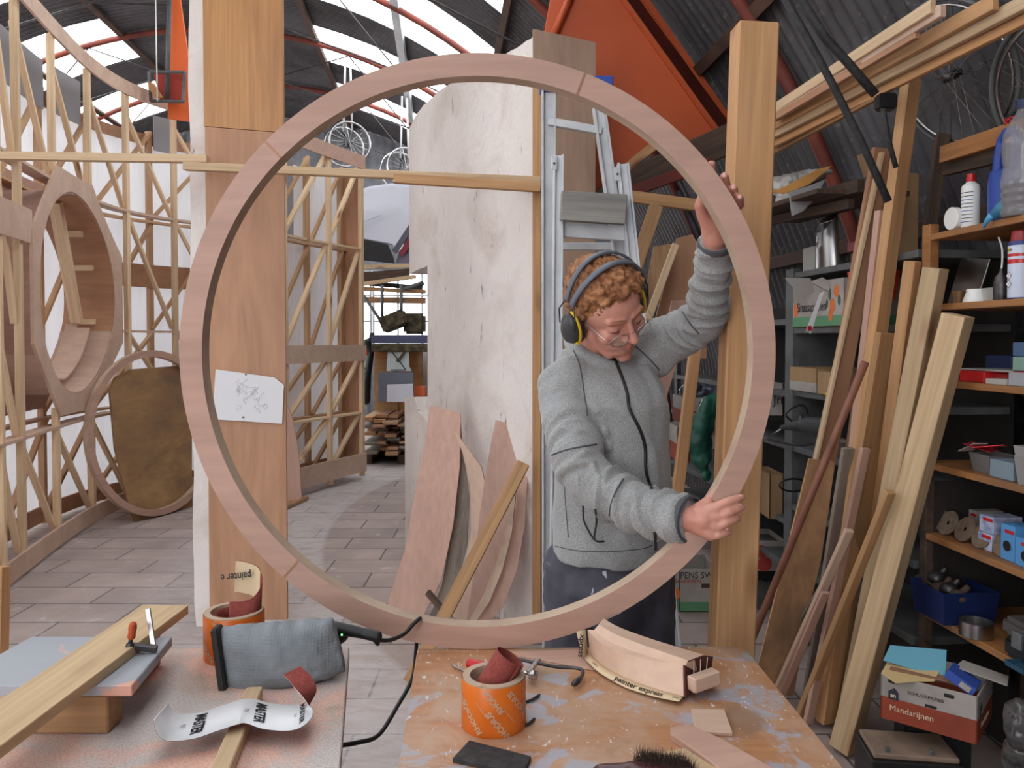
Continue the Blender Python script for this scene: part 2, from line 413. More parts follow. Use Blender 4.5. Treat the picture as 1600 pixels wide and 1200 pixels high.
def m_sheet():
    k = NT('white_plastic_sheeting', .45); o = k.obj
    k.col(lin((240,240,244))); k.bump(k.noise(k.map((7, 7, .9), o), 2, 5, 1.2), .8, .05)
    k.b.inputs['Transmission Weight'].default_value = 0
    tr = k.n.new('ShaderNodeBsdfTranslucent'); tr.inputs[0].default_value = lin((244,244,250)); mx = k.n.new('ShaderNodeMixShader'); mx.inputs[0].default_value = .45
    k.l(k.b.outputs[0], mx.inputs[1]); k.l(tr.outputs[0], mx.inputs[2]); k.l(mx.outputs[0], k.n['Material Output'].inputs[0]); return k.m
M_sheet = m_sheet()
M_clearbag = glassy('clear_plastic_film', (200,196,190), .45, .25)
# ================================================================ the setting
def grid(name, fn, us, vs_, mat, kind='structure', smooth=True, parent=None):
    vs = [fn(u, v) for u in us for v in vs_]; m = len(vs_)
    fs = [(i*m+j, (i+1)*m+j, (i+1)*m+j+1, i*m+j+1) for i in range(len(us)-1) for j in range(m-1)]
    o = pyd(name, vs, fs, mat, parent, None, smooth, recalc=False)
    if kind: o['kind'] = kind
    return o
def lsp(a, b, n): return [a+(b-a)*i/n for i in range(n+1)]
fl = pyd('floor', [(-12,-8,0),(8,-8,0),(8,18,0),(-12,18,0)], [(0,1,2,3)], M_floor); fl['kind'] = 'structure'
WAVE = .085
def corr(s, a): return hall(s, a, HR + .011*math.cos(2*PI*s/WAVE))
def add_patch(vs, fs, s0, s1, a0, a1):
    n = max(4, int((s1-s0)/WAVE*6)); na = max(2, int(abs(a1-a0)/4)); b = len(vs); m = na+1
    if s1 < .5: n = max(2, n//8)
    for s in lsp(s0, s1, n):
        for a in lsp(a0, a1, na): vs.append(corr(s, a) if s1 >= .5 else hall(s, a))
    for i in range(n):
        for j in range(na): fs.append((b+i*m+j, b+(i+1)*m+j, b+(i+1)*m+j+1, b+i*m+j+1))
vs, fs = [], []
for a0, a1 in ((-95, -84), (-58, -39.5), (-13.2, 13.2), (39.5, 95)):
    for s0, s1 in ((S0, .4), (.4, S1)): add_patch(vs, fs, s0, s1, a0, a1)
_e = [S0]+[v for p in ADDED_SIDEW for v in p]+[S1]
for i in range(0, len(_e), 2): add_patch(vs, fs, _e[i], _e[i+1], -84, -58)
cells = sorted(RIBS); cuts = [S0]
for s in cells: cuts += [s-.45, s+.85]
cuts.append(S1)
for sg in (-1, 1):
    a0, a1 = sorted((13.2*sg, 39.5*sg))
    for i in range(0, len(cuts)-1, 2): add_patch(vs, fs, cuts[i], cuts[i+1], a0, a1)
ce = pyd('ceiling', vs, fs, M_corr, None, None, True, recalc=False); ce['kind'] = 'structure'
k = 0
for sg in (-1, 1):
    for s in cells:
        k += 1
        grid('window_%d' % k, lambda u, v: hall(u, v), [s-.45, s+.2, s+.85], lsp(*sorted((13.2*sg, 39.5*sg)), 8), M_skyl)
for s0, s1 in ADDED_SIDEW:
    k += 1; grid('window_%d' % k, lambda u, v: hall(u, v), [s0, (s0+s1)/2, s1], lsp(-84, -58, 6), M_skyl)  # added openings, for light behind the left frames and sheeting
# ribs, purlins and tie rods
k = 0
for s in RIBS:
    if s < -1: continue
    k += 1; o = tube('beam_%d' % k, [hall(s, a, HR-.07) for a in lsp(-90, 90, 60)], .036, M_rib, n=8); o['kind'] = 'structure'
    if s > 5:
        bm = bmesh.new()
        for sg in (-1, 1):
            q = [hall(s, sg*a, r) for a, r in ((52, HR-.1), (30, HR-.62), (8, HR-.62), (-8, HR-.62))]
            for a, b in zip(q, q[1:]): tube_bm(bm, [a, b], .009, 5)
            for a, b in ((30, 40), (30, 18), (8, 18), (8, 0)): tube_bm(bm, [hall(s, sg*a, HR-.62), hall(s, sg*b, HR-.1)], .008, 5)
        o = bmfin('tie_rods_%d' % k, bm, M_iron, None, None); o['kind'] = 'structure'
for i, a in enumerate((-66, -52.5, -39.5, -26.3, -13.2, 13.2, 26.3, 39.5, 56, 70)):
    o = beam('purlin_%d' % (i+1), hall(-.5, a, HR-.05), hall(S1-.02, a, HR-.05), .07 if a != 26.3 else .10, .05, M_purlin if a != 26.3 else M_alu, wdir=hall(0, a+90, 1)-hall(0, 0, 0)); o['kind'] = 'structure'
# far end wall with its glazing
def endp(x, z, s=S1): return V((HX, 0, 0))+AX*s+NX*x+V((0,0,z))
def ew_band(name, z0, z1, x0=-5.3, x1=5.3, mat=None):
    vs, fs = [], []; n = int((x1-x0)/.03)
    for i in range(n+1):
        x = x0+(x1-x0)*i/n; d = .012*math.cos(2*PI*x/.15)
        for z in (z0, z1):
            zz = min(z, HZ+math.sqrt(max(0, HR*HR-x*x))); vs.append(endp(x, zz, S1+d))
    for i in range(n): fs.append((2*i, 2*i+2, 2*i+3, 2*i+1))
    o = pyd(name, vs, fs, mat or plain('grey_cladding', (150,152,158), .6, .2, (120,122,128), 3), None, None, True, recalc=False); o['kind'] = 'structure'
ew_band('wall_back', 2.75, 5.6); ew_band('wall_back_lower', 0, 1.35)
for i, (x0, x1) in enumerate(((-4.9,-2.4), (-2.35,.1), (.15, 1.5), (1.55, 4.2))):
    k += 1
    o = pyd('window_%d' % (30+i), [endp(x0,1.35), endp(x1,1.35), endp(x1,2.75), endp(x0,2.75)], [(0,1,2,3)], M_glass); o['kind'] = 'structure'
    bm = bmesh.new()
    for x in lsp(x0, x1, max(2, int((x1-x0)/.42))): tube_bm(bm, [endp(x,1.35,S1-.03), endp(x,2.75,S1-.03)], .022, 4)
    for z in (1.37, 1.83, 2.3, 2.74): tube_bm(bm, [endp(x0,z,S1-.03), endp(x1,z,S1-.03)], .02, 4)
    o2 = bmfin('window_frame', bm, M_alu, o, None)
ew = []
for x0, x1 in ((FOPEN, 5.35),):
    n = 40; vs = []
    for i in range(n+1):
        x = x0+(x1-x0)*i/n
        for z in (0, HZ+math.sqrt(max(0, HR*HR-x*x))): vs.append(endp(x, z, S0))
    o = pyd('wall_front_blocker', vs, [(2*i, 2*i+2, 2*i+3, 2*i+1) for i in range(n)], M_corr, recalc=False); o['kind'] = 'structure'  # unseen wall added to keep front light off the right-hand shelves
portal(endp(-.5, 2.05), NX, V((0,0,1)), 9, 1.4)

# ================================================================ curved timber frame wall with the round opening
def path_of(ctrl, step=.08):
    pts = crom([V((x, y, 0)) for x, y in ctrl], 24); out = [pts[0]]; acc = 0; L = [0]
    for a, b in zip(pts, pts[1:]): L.append(L[-1]+(b-a).length)
    def at(s):
        s = max(0, min(L[-1], s))
        for i in range(len(L)-1):
            if s <= L[i+1]:
                t = (s-L[i])/max(1e-9, L[i+1]-L[i]); return pts[i].lerp(pts[i+1], t), (pts[i+1]-pts[i]).normalized()
        return pts[-1], (pts[-1]-pts[-2]).normalized()
    return at, L[-1]
def offp(at, s, d, z=0, side=-1):      # side -1: outwards to the left of travel
    p, t = at(s); n = V((-t.y, t.x, 0)); return p + n*d + V((0,0,z))
def s_near(at, L, x, y):
    return min((L*i/400 for i in range(401)), key=lambda s: (at(s)[0]-V((x, y, 0))).length)
def arc(at, s0, s1, d, z, n=None):
    n = n or max(3, int((s1-s0)/.1)); return [offp(at, s, d, z) for s in lsp(s0, s1, n)]
atL, LL = path_of([(-2.6,3.6),(-2.92,4.3),(-3.12,5.07),(-3.27,5.72),(-3.40,6.45),(-3.40,7.08),(-3.2,7.62),(-2.8,8.05),(-2.35,8.3)])
WT = .38
fw = thing('curved_wall_frame', 'tall curved timber wall frame on the left holding the deep round plywood opening', 'frame', (0,0,0))
T = 3.66
sP = [s_near(atL, LL, x, y) for x, y in ((-3.03,4.75),(-3.12,5.07),(-3.27,5.72),(-3.40,6.45),(-3.40,7.08),(-3.2,7.62),(-2.8,8.05),(-2.4,8.27))]
sP = [sP[0]-.55] + sP
RC = s_near(atL, LL, -3.33, 6.06); RR = .76; RZ = 1.84
def post(parent, at, s, d, z0, z1, w=.045, t=.045, mat=None):
    t_ = at(s)[1]; return beam('post', offp(at, s, d, z0), offp(at, s, d, z1), w, t, mat or M_frame, parent, wdir=t_)
sp_front = [s for s in sP if abs(s-RC) > RR+.02 or True]
for i, s in enumerate(sP):
    inr = abs(s-RC) < RR+.1
    if inr and abs(s-RC) < RR*.96:
        h = math.sqrt(max(.05, (RR+.14)**2-(s-RC)**2))
        post(fw, atL, s, 0, .02, RZ-h); post(fw, atL, s, 0, RZ+h, T)
    else: post(fw, atL, s, 0, .02, T)
    post(fw, atL, s, WT, .02, T-.15, .05, .05, M_framed)
s0, s1 = sP[0]-.3, LL
def band(nm, at, s0, s1, d, z, h, w_, mat, parent): return sweep(nm, arc(at, s0, s1, d, z), w_, h, mat, parent)
band('top_plate', atL, s0, s1, -.03, T-.02, .12, .02, M_pinkl, fw)
band('top_rail', atL, s0, s1, WT, T-.28, .10, .025, M_ply, fw)
band('bottom_plate', atL, s0, s1, -.03, .03, .13, .02, M_pinkl, fw)
band('bottom_rail', atL, s0, s1, WT, .03, .13, .02, M_ply, fw)
for z in (.86, 2.62):
    band('arc_plate', atL, s0, s1, .03, z, .02, .11, M_pinkl, fw); band('arc_plate', atL, s0, s1, WT-.04, z, .02, .09, M_framed, fw)
band('arc_plate', atL, RC+RR+.1, s1, .03, 1.56, .02, .10, M_pinkl, fw)
band('splice_board', atL, RC+RR+.02, s1, WT-.03, 2.0, .22, .012, M_ply, fw)
band('splice_board', atL, s0, RC-RR-.1, -.03, 2.12, .22, .012, M_pinkl, fw)
# diagonals crossing the depth of the frame, bay by bay
for i in range(len(sP)-1):
    a, b = sP[i], sP[i+1]; mid = (a+b)/2; clear = abs(mid-RC) < RR+.15
    for z0, z1 in ((.15, .86), (.9, 1.56), (1.6, 2.62), (2.66, 3.5)):
        if clear and z0 < 2.6 and z0 > .5: 
            beam('brace', offp(atL, a, WT, z0), offp(atL, b, WT, z1), .03, .045, M_framed, fw, wdir=(0,0,1)); continue
        beam('brace', offp(atL, a+.02, .02, z1), offp(atL, b-.02, .02, z0), .028, .04, M_frame, fw, wdir=(0,0,1))
        beam('brace', offp(atL, a, WT-.03, z0), offp(atL, b, WT-.03, z1), .03, .045, M_framed, fw, wdir=(0,0,1))
# grey gusset panels hanging under the top rail
gus = plain('grey_fibre_panel', (150,150,156), .8)
def s_px(at, L, d, px):
    return min((L*i/600 for i in range(601)), key=lambda s: abs(800+offp(at, s, d).x/offp(at, s, d).y*F_PX-px))
for pa, pb, yt, yb in ((2,73,64,146),(80,130,112,182),(243,272,184,238)):
    a, b = s_px(atL, LL, WT-.06, pa), s_px(atL, LL, WT-.06, pb); q = offp(atL, (a+b)/2, WT-.06); z0_, z1_ = P(pb, yb, q.y).z, P(pb, yt, q.y).z
    sweep('gusset', arc(atL, a, b, WT-.06, z0_), .01, z1_-z0_, gus, fw)
sh = grid('sheeting', lambda u, v: offp(atL, u, WT+.04+.012*math.sin(u*9+v*2)+.01*math.sin(u*23), v), lsp(s0, s1, 90), lsp(.06, T-.2, 12), M_sheet, None, True, fw)
# the round opening: rim boards on the face, a deep reveal behind, struts inside
def ringp(a, r, d): return offp(atL, RC+r*math.sin(a), d, RZ+r*math.cos(a))
def ring_mesh(name, a0, a1, r0, r1, d0, d1, mat, parent, n=48, oct_=False):
    vs, fs = [], []
    for i in range(n+1):
        a = a0+(a1-a0)*i/n; ro = r1
        if oct_: 
            q = ((a+PI/8) % (PI/4))-PI/8; ro = r1/math.cos(q)
        for r, d in ((r0, d0), (ro, d0), (ro, d1), (r0, d1)): vs.append(ringp(a, r, d))
    for i in range(n):
        for q in range(4): fs.append((i*4+q, i*4+(q+1) % 4, i*4+4+(q+1) % 4, i*4+4+q))
    fs += [(0,1,2,3), (n*4+3, n*4+2, n*4+1, n*4)]
    return pyd(name, vs, fs, mat, parent, None, False)
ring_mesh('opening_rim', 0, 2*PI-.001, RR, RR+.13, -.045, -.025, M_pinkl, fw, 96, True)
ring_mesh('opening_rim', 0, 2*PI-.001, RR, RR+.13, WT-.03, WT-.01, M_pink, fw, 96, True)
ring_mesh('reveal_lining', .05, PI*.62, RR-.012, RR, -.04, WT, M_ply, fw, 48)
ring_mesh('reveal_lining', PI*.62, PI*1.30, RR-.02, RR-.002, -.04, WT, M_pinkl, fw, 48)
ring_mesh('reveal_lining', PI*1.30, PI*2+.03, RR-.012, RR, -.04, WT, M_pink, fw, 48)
for a0, a1, d in ((1.95, 2.9, .1), (1.9, 2.75, .2)):
    ring_mesh('kerf_strip', a0, a1, RR-.10, RR-.085, d, d+.1, M_pinkl, fw, 24)
beam('cut_strut', ringp(.25, RR-.02, .16), ringp(1.88, RR-.12, .2), .05, .09, M_frame, fw, wdir=(0,1,0))
for a, r in ((.75, .70), (1.2, .70), (1.85, .70)):
    p = ringp(a, r, .16); beam('block', p+V((-.12,0,0)), p+V((.08,0,0)), .045, .03, M_frame, fw, wdir=(0,0,1))

# second, straighter frame panel beyond the doorway
atR, LR = path_of([(-2.32,6.98),(-2.22,7.15),(-2.1,7.4),(-1.84,8.06),(-1.6,8.6)])
f2 = thing('curved_wall_frame', 'tall timber wall frame panel standing between the two white columns, free end turned to the gap', 'frame', (0,0,0))
T2 = 3.44; W2 = .27
sR = [s_near(atR, LR, x, y) for x, y in ((-2.31,7.0),(-2.1,7.4),(-1.84,8.06),(-1.6,8.6))]
for s in sR:
    s = min(s, LR-.03); post(f2, atR, s, 0, .03, T2); post(f2, atR, s, W2, .03, T2-.1, .05, .05, M_framed)
band('top_plate', atR, 0, LR, -.03, T2-.13, .14, .02, M_pink, f2); band('bottom_plate', atR, 0, LR, -.03, .08, .2, .02, M_pinkl, f2)
band('bottom_rail', atR, 0, LR, W2, .04, .2, .02, M_ply, f2)
for z in (.70, 2.45):
    band('arc_plate', atR, 0, LR, .03, z, .02, .10, M_frame, f2); band('arc_plate', atR, 0, LR, W2-.03, z, .02, .08, M_framed, f2)
band('splice_board', atR, 0, LR, -.035, 1.27, .17, .012, M_pinkl, f2)
for i in range(3):
    a, b = sR[i], min(sR[i+1], LR-.03)
    for z0, z1 in ((.18, .70), (.73, 1.3), (1.45, 2.45), (2.5, T2-.1)):
        beam('brace', offp(atR, a+.02, .02, z0), offp(atR, b-.02, .02, z1), .03, .05, M_frame, f2, wdir=(0,0,1))
        beam('brace', offp(atR, a+.02, W2-.04, z0), offp(atR, b-.02, W2-.04, z1), .03, .04, M_framed, f2, wdir=(0,0,1))
grid('sheeting', lambda u, v: offp(atR, u, W2+.04+.01*math.sin(u*11+v*2), v), lsp(0, LR, 40), lsp(.08, T2-.2, 12), M_sheet, None, True, f2)
e0, e1 = offp(atR, LR, .03, 0), offp(atR, LR, W2, 0)
wslab('end_panel', [e0+V((0,0,.1)), e1+V((0,0,.1)), e1+V((0,0,T2-.15)), e0+V((0,0,T2-.15))], .015, M_ply, f2, (0,0,1))
sweep('gusset', arc(atR, sR[1]+.05, sR[2]-.25, W2-.03, T2-.95), .01, .8, gus, f2)

# ================================================================ plaster mould columns
Yc = 4.12
pc = thing('plaster_wall_section', 'white plaster wall section on the left, faced with a tall brown plywood board', 'wall section', (0,0,0))
def px_at(px, Y): return (px-800)/F_PX*Y
xl0, xl1, xr = px_at(297, Yc), px_at(322, Yc), px_at(446, Yc)
TOPC = 3.62
bm = bmesh.new(); rows = 60; pr = None
for i in range(rows+1):
    z = TOPC*i/rows; j = .012*noise.noise(V((0, 3, z*3)))+(.03 if z < .1 else 0)*rnd.random(); tt = max(0, z-3.05)*.03
    ring = [bm.verts.new(p) for p in ((xl0+j+tt, Yc+.02, z), (xl1+.01, Yc+.02, z), (xr-.01, Yc+.02, z), (xr-.16, Yc+.45, z), (xl0-.02+j, Yc+.45, z))]
    if pr:
        for q in range(5): bm.faces.new((pr[q], pr[(q+1) % 5], ring[(q+1) % 5], ring[q]))
    pr = ring
bm.faces.new(pr); bmesh.ops.recalc_face_normals(bm, faces=bm.faces)
bmfin('plaster_body', bm, M_plaster, pc, None)
zs = P(322, 197, Yc).z; zs2 = P(446, 207, Yc).z
wslab('upper_board', [(xl1, Yc, zs), (xr, Yc, zs2), (xr, Yc, TOPC), (xl1, Yc, TOPC)], .018, M_varn, pc, (0,0,1))
zb = P(400, 968, Yc).z
wslab('lower_board', [(xl1+.005, Yc, zb), (xr, Yc, zb), (xr, Yc, zs2-.003), (xl1+.005, Yc, zs-.003)], .018, M_ply, pc, (0,0,1))
pr_ = P(332, 578, Yc-.012); 
pp = [P(337,577,Yc-.012), P(427,590,Yc-.03), P(443,602,Yc-.02), P(441,662,Yc-.01), P(331,655,Yc-.012)]
me = wslab('sketch_paper', [V((p.x, Yc-.012, p.z)) for p in pp], .001, M_paper, None, (1,0,0)); tag(me, 'white sheet of paper with a faint sketch pinned to the brown board', 'paper')
bm = bmesh.new()
for i in range(26):
    a = P(rnd.uniform(365, 412), rnd.uniform(598, 640), Yc-.0145); q = [a]
    for j in range(4): q.append(q[-1]+V((rnd.uniform(-.02,.02), 0, rnd.uniform(-.02,.02))))
    tube_bm(bm, q, .0006, 4)
bmfin('pencil_sketch', bm, M_greyink, me, None)
for x, y in ((384, 585), (380, 652)):
    box('pin', .008, .006, .008, M_iron, me, Matrix.Translation(P(x, y, Yc-.016)), .001)

# curved white plaster wall section in the middle, with the notch of a round window
w2 = thing('plaster_wall_section', 'tall rough white curved plaster wall section in the middle, notched at its left edge', 'wall section', (0,0,0))
plan = crom([V((px_at(833,4.0), 4.0, 0)), V((px_at(790,4.2), 4.2, 0)), V((px_at(740,4.5), 4.5, 0)), V((px_at(700,4.85), 4.85, 0)), V((px_at(668,5.2), 5.2, 0)), V((px_at(640,5.55), 5.55, 0)), V((px_at(632,5.66),5.66,0))], 6)
topl = [(833,57),(815,70),(790,84),(760,100),(735,115),(710,128),(690,140),(668,160),(652,178),(643,198),(632,215)]
def top_y(px):
    for (a, ya), (b, yb) in zip(topl, topl[1:]):
        if b <= px <= a: return ya+(yb-ya)*(a-px)/(a-b)
    return topl[-1][1]
TH = .3
def pcol(p, z, dth=0):
    i = min(range(len(plan)), key=lambda k: (plan[k]-p).length); t = plan[min(i+1, len(plan)-1)]-plan[max(i-1, 0)]; t.normalize()
    n = V((-t.y, t.x, 0)); n = n if n.y > 0 else -n
    return V((p.x, p.y, z)) + n*dth
def curved_piece(bm, i0, i1, zlo, zhi, nz=24):
    idx = list(range(i0, i1+1))
    def V_(i, r, back):
        p = plan[i]; px = 800+p.x/p.y*F_PX; lo, hi = zlo(px, p.y), zhi(px, p.y); z = lo+(hi-lo)*r/nz
        q = pcol(p, z, TH if back else 0)
        if not back: q += V((0, -1, 0))*.012*noise.noise(V((p.x*6, p.y*6, z*3)))
        if r in (0, nz) : q.z += .012*noise.noise(V((i*1.7, back*3, r)))*(0 if r == 0 and lo < .01 else 1)
        return q
    F = [[bm.verts.new(V_(i, r, 0)) for r in range(nz+1)] for i in idx]; B = [[bm.verts.new(V_(i, r, 1)) for r in range(nz+1)] for i in idx]
    for a in range(len(idx)-1):
        for r in range(nz):
            bm.faces.new((F[a][r], F[a+1][r], F[a+1][r+1], F[a][r+1])); bm.faces.new((B[a][r], B[a][r+1], B[a+1][r+1], B[a+1][r]))
        bm.faces.new((F[a][nz], F[a+1][nz], B[a+1][nz], B[a][nz])); bm.faces.new((F[a][0], B[a][0], B[a+1][0], F[a+1][0]))
    for e in (0, len(idx)-1):
        for r in range(nz): bm.faces.new((F[e][r], F[e][r+1], B[e][r+1], B[e][r]))
i668 = min(range(len(plan)), key=lambda k: abs(800+plan[k].x/plan[k].y*F_PX-668)); i640 = min(range(len(plan)), key=lambda k: abs(800+plan[k].x/plan[k].y*F_PX-640)); iN = len(plan)-1
bm = bmesh.new()
hi = lambda px, Y: P(px, top_y(px), Y).z
curved_piece(bm, 0, i668, lambda px, Y: 0, hi, 40)
curved_piece(bm, i668, i640, lambda px, Y: P(px, 414+(668-px)*.5, Y).z, hi)
curved_piece(bm, i668, iN, lambda px, Y: 0, lambda px, Y: P(px, 660-(668-px)*1.1 if px > 650 else 622, Y).z)
bmesh.ops.recalc_face_normals(bm, faces=bm.faces); bmfin('plaster_body', bm, M_plaster, w2, None)
c0 = P(833, 45, 3.98); c1 = P(931, 66, 4.02)
wslab('end_board', [(c0.x, 3.98, 0), (c1.x, 4.02, 0), (c1.x, 4.02, c1.z), (c0.x, 3.98, c0.z)], .018, M_cap, w2, (0,0,1))
e = px_at(845, 3.97)
wslab('edge_strip', [(c0.x-.002, 3.965, 0), (e, 3.965, 0), (e, 3.965, P(840,130,3.97).z), (c0.x-.002, 3.965, P(833,130,3.97).z)], .012, M_pine, w2, (0,0,1))

# long battens tying the columns together
def pline(name, label, a, b, Ya, Yb, h, mat, t=.045, cat='batten'):
    o = beam(name, P(a[0], a[1], Ya), P(b[0], b[1], Yb), h, t, mat, wdir=(0,0,1)); return tag(o, label, cat)
pline('batten', 'pale batten running from the left edge of the photo to the left plaster section', (-40,243), (325,249), 3.95, 3.98, .038, M_light)
pline('batten', 'long pale batten crossing from the left plywood board to the stepladder behind the big ring', (288,260), (845,283), 3.96, 3.93, .038, M_light)
pline('batten', 'shorter thicker batten lapped below the long one against the white curved section', (616,279), (845,293), 3.88, 3.87, .044, M_pine)
pline('batten', 'batten behind the stepladder reaching right towards the raised hand', (975,306), (1096,322), 4.3, 4.3, .06, M_pine)

# ================================================================ leaning ring and board by the frame, curved offcuts
def annulus(name, R0, R1, t, mat, parent, M, n=96, edge=None, a0=0, a1=2*PI):
    vs, fs = [], []; full = a1-a0 > 6.28; k = n if full else n+1
    for i in range(k):
        a = a0+(a1-a0)*i/n
        for r, z in ((R0, 0), (R1, 0), (R1, -t), (R0, -t)): vs.append((r*math.cos(a), r*math.sin(a), z))
    for i in range(n):
        j = (i+1) % k
        for q in range(4): fs.append((i*4+q, i*4+(q+1) % 4, j*4+(q+1) % 4, j*4+q))
    if not full: fs += [(0,1,2,3), ((k-1)*4+3, (k-1)*4+2, (k-1)*4+1, (k-1)*4)]
    o = pyd(name, vs, fs, mat, parent, M)
    if edge:
        o.data.materials.append(edge)
        for p in o.data.polygons:
            if abs(p.normal.z) < .5: p.material_index = 1
    return o
# ring leaning: foot on the floor
ft = PZ(258, 806); rr = .70
nrm = V((.93, -.36, .09)).normalized(); up_ = V((0,0,1)) - nrm*nrm.z; up_.normalize()
ctr = V((ft.x, ft.y, 0)) + up_*(rr+.012)
Mr = frame(up_.cross(nrm)*-1, nrm, ctr)
o = annulus('plywood_ring', rr-.055, rr, .05, M_pink, None, Mr, edge=M_edge)
tag(o, 'plywood ring leaning against a stained brown board beside the left plaster section', 'ring')
bpts = [PZ(213,820)+V((0,.03,0)), PZ(330,800)+V((0,.1,0))]
bc = [(-.52,-.70), (-.38,-.72), (.62,-.62), (.62,.46), (-.55,.42)]
Mb = Mr.copy(); Mb.translation = ctr - nrm*.06
Mi = Mb.inverted()
def pp_(x, y): d = ray(x, y); return Mi @ (CAM + d*((Mb.translation-CAM).dot(nrm)/d.dot(nrm)))
pts = [pp_(*q) for q in ((213,819),(248,808),(300,792),(300,570),(205,577),(180,590),(172,612),(180,700),(198,775))]
o = slab('stained_board', [(p.x, p.y) for p in pts], .02, M_stain, None, Mb)
tag(o, 'large stained dark brown plywood board leaning behind the smaller ring', 'board')
# plywood panel with a curved edge, standing before the far frame
cy = 7.25
pts = [(446,632),(452,640),(458,660),(464,690),(468,720),(470,760),(471,779),(445,790),(430,792),(430,632)]
o = wslab('curved_plywood_panel', [P(x, y, cy) for x, y in pts], .02, M_pink, None, (0,0,1)); tag(o, 'small plywood panel with a curved edge beside the pinned paper, against the far frame', 'panel')
o = beam('floor_plank', PZ(440,796)+V((0,0,.02)), PZ(473,781)+V((0,0,.02)), .12, .03, M_brown, wdir=(0,1,0)); tag(o, 'short brown plank lying flat under the curved-edge panel', 'plank')

# curved offcuts leaning on the white section
def bent(name, label, pts, Yt, Yb, t, mat, cat='offcut', bow=0.):
    """outline in pixels, leaning: depth Yb at its foot, Yt at its top; bow swells it towards the room"""
    ys = [p[1] for p in pts]; y0, y1 = min(ys), max(ys); bm = bmesh.new()
    n = len(pts)//2; L = pts[:n]; Rr = pts[n:][::-1]; rows = []
    for (xa, ya), (xb, yb) in zip(L, Rr):
        row = []
        for x, y in ((xa, ya), (xb, yb)):
            k = (y-y0)/(y1-y0); row.append(P(x, y, Yt+(Yb-Yt)*k-bow*math.sin(PI*k)))
        rows.append(row)
    F = [[bm.verts.new(p) for p in r] for r in rows]; B = [[bm.verts.new(p+V((.15*t,t,0))) for p in r] for r in rows]
    for a in range(n-1):
        bm.faces.new((F[a][0], F[a][1], F[a+1][1], F[a+1][0])); bm.faces.new((B[a][0], B[a+1][0], B[a+1][1], B[a][1]))
        for q in (0, 1): bm.faces.new((F[a][q], F[a+1][q], B[a+1][q], B[a][q]))
    bm.faces.new((F[0][0], B[0][0], B[0][1], F[0][1])); bm.faces.new((F[-1][0], F[-1][1], B[-1][1], B[-1][0]))
    bmesh.ops.recalc_face_normals(bm, faces=bm.faces)
    Mg = frame((0,0,1), (0,-1,0), rows[n//2][0]); bm.transform(Mg.inverted()); return tag(bmfin(name, bm, mat, None, Mg), label, cat)
bent('curved_offcut', 'broad bent plywood offcut leaning on the white section, leftmost of the leaning curved pieces',
     [(672,634),(664,690),(650,760),(635,850),(608,935),(606,944),(622,966),(655,975),(690,905),(708,820),(718,730),(719,646)], 4.3, 3.95, .018, M_pink, bow=.03)
bent('curved_offcut', 'dark grey bent strip standing behind the broad bent offcut', [(719,655),(717,740),(706,830),(690,915),(668,972),(690,985),(712,920),(730,850),(733,780),(722,690)], 4.33, 4.0, .012, M_grey, bow=.03)
bent('curved_offcut', 'narrow sickle-shaped plywood offcut with a pointed tip beside the broad bent one', [(709,673),(722,705),(735,760),(736,830),(722,900),(703,960),(725,975),(752,930),(770,860),(768,800),(752,730),(712,676)], 4.25, 3.9, .02, M_pinkl, bow=.04)
bent('curved_offcut', 'tall straight-topped plywood piece leaning on the white section behind the yellow batten', [(774,657),(762,720),(750,800),(742,880),(730,965),(760,985),(786,925),(806,840),(818,760),(814,668)], 4.2, 3.85, .02, M_pink, bow=.03)
bent('curved_offcut', 'slim curved strip of plywood, rightmost of the leaning curved pieces', [(812,740),(806,800),(790,870),(765,930),(735,975),(750,985),(785,950),(808,890),(820,820),(824,745)], 4.05, 3.75, .02, M_pink, bow=.04)
bent('curved_offcut', 'thin edge-on curved strip between the tall piece and the yellow batten', [(800,765),(792,820),(775,880),(755,930),(728,978),(736,982),(765,940),(785,890),(800,830),(806,768)], 3.95, 3.7, .02, M_edge, bow=.04)
o = beam('yellow_batten', P(818,724,3.8), PZ(640,1078)+V((0,0,.03)), .06, .03, M_pineo, wdir=(1,0,0)); tag(o, 'yellowish square batten leaning across the curved offcuts down to the floor gap', 'batten')
o = beam('dark_offcut_strip', P(668,925,3.72), P(698,960,3.66), .03, .02, M_dark, wdir=(0,0,1)); tag(o, 'short dark strip caught between the leaning offcuts behind the ring', 'strip')
# ================================================================ the big ring, the post, the ladder
TZ = .862
RY = 1.63
rc = P(746, 552, RY); RO = 466/F_PX*RY
rc.z = TZ+RO+.0005
ring = annulus('large_plywood_ring', RO-.046, RO, .04, M_pink, None, frame((1,0,0), (0,-1,0), rc), 160, M_edge)
tag(ring, 'huge round plywood ring held upright on the benches by the man', 'ring')
def ringw(px, py, y=RY-.0008): return P(px, py, y)
for (a, b) in (((417,205),(446,232)), ((911,118),(903,151)), ((449,880),(478,905))):
    pass
def ring_joint(ang):
    c = V((math.sin(ang), 0, math.cos(ang))); 
    a = rc+c*(RO-.045); b = rc+c*(RO-.001); a.y = b.y = RY-.0006
    beam('glue_joint', a, b, .004, .002, M_ply, ring, wdir=(c.z, 0, -c.x), bev=0)
for a in (R_(-45), R_(21), R_(-139)): ring_joint(a)
p0 = PZ(1128, 1215, 0.); 
pt = P(1183, 36, 1.93); pm = P(1146, 1005, 1.93); dd = (pm-pt).normalized(); pb = pt + dd*(pt.z/(-dd.z))
o = beam('softwood_post', pb+V((0,.02,0)), pt+V((0,.02,0)), .098, .07, M_pine, wdir=(1,.05,0), bev=.004)
tag(o, 'tall square softwood post standing behind the right arc of the big ring', 'post')
POSTM = o
ld = thing('stepladder', 'aluminium folding stepladder standing behind the man, timber-topped step near his head', 'ladder', (0,0,0))
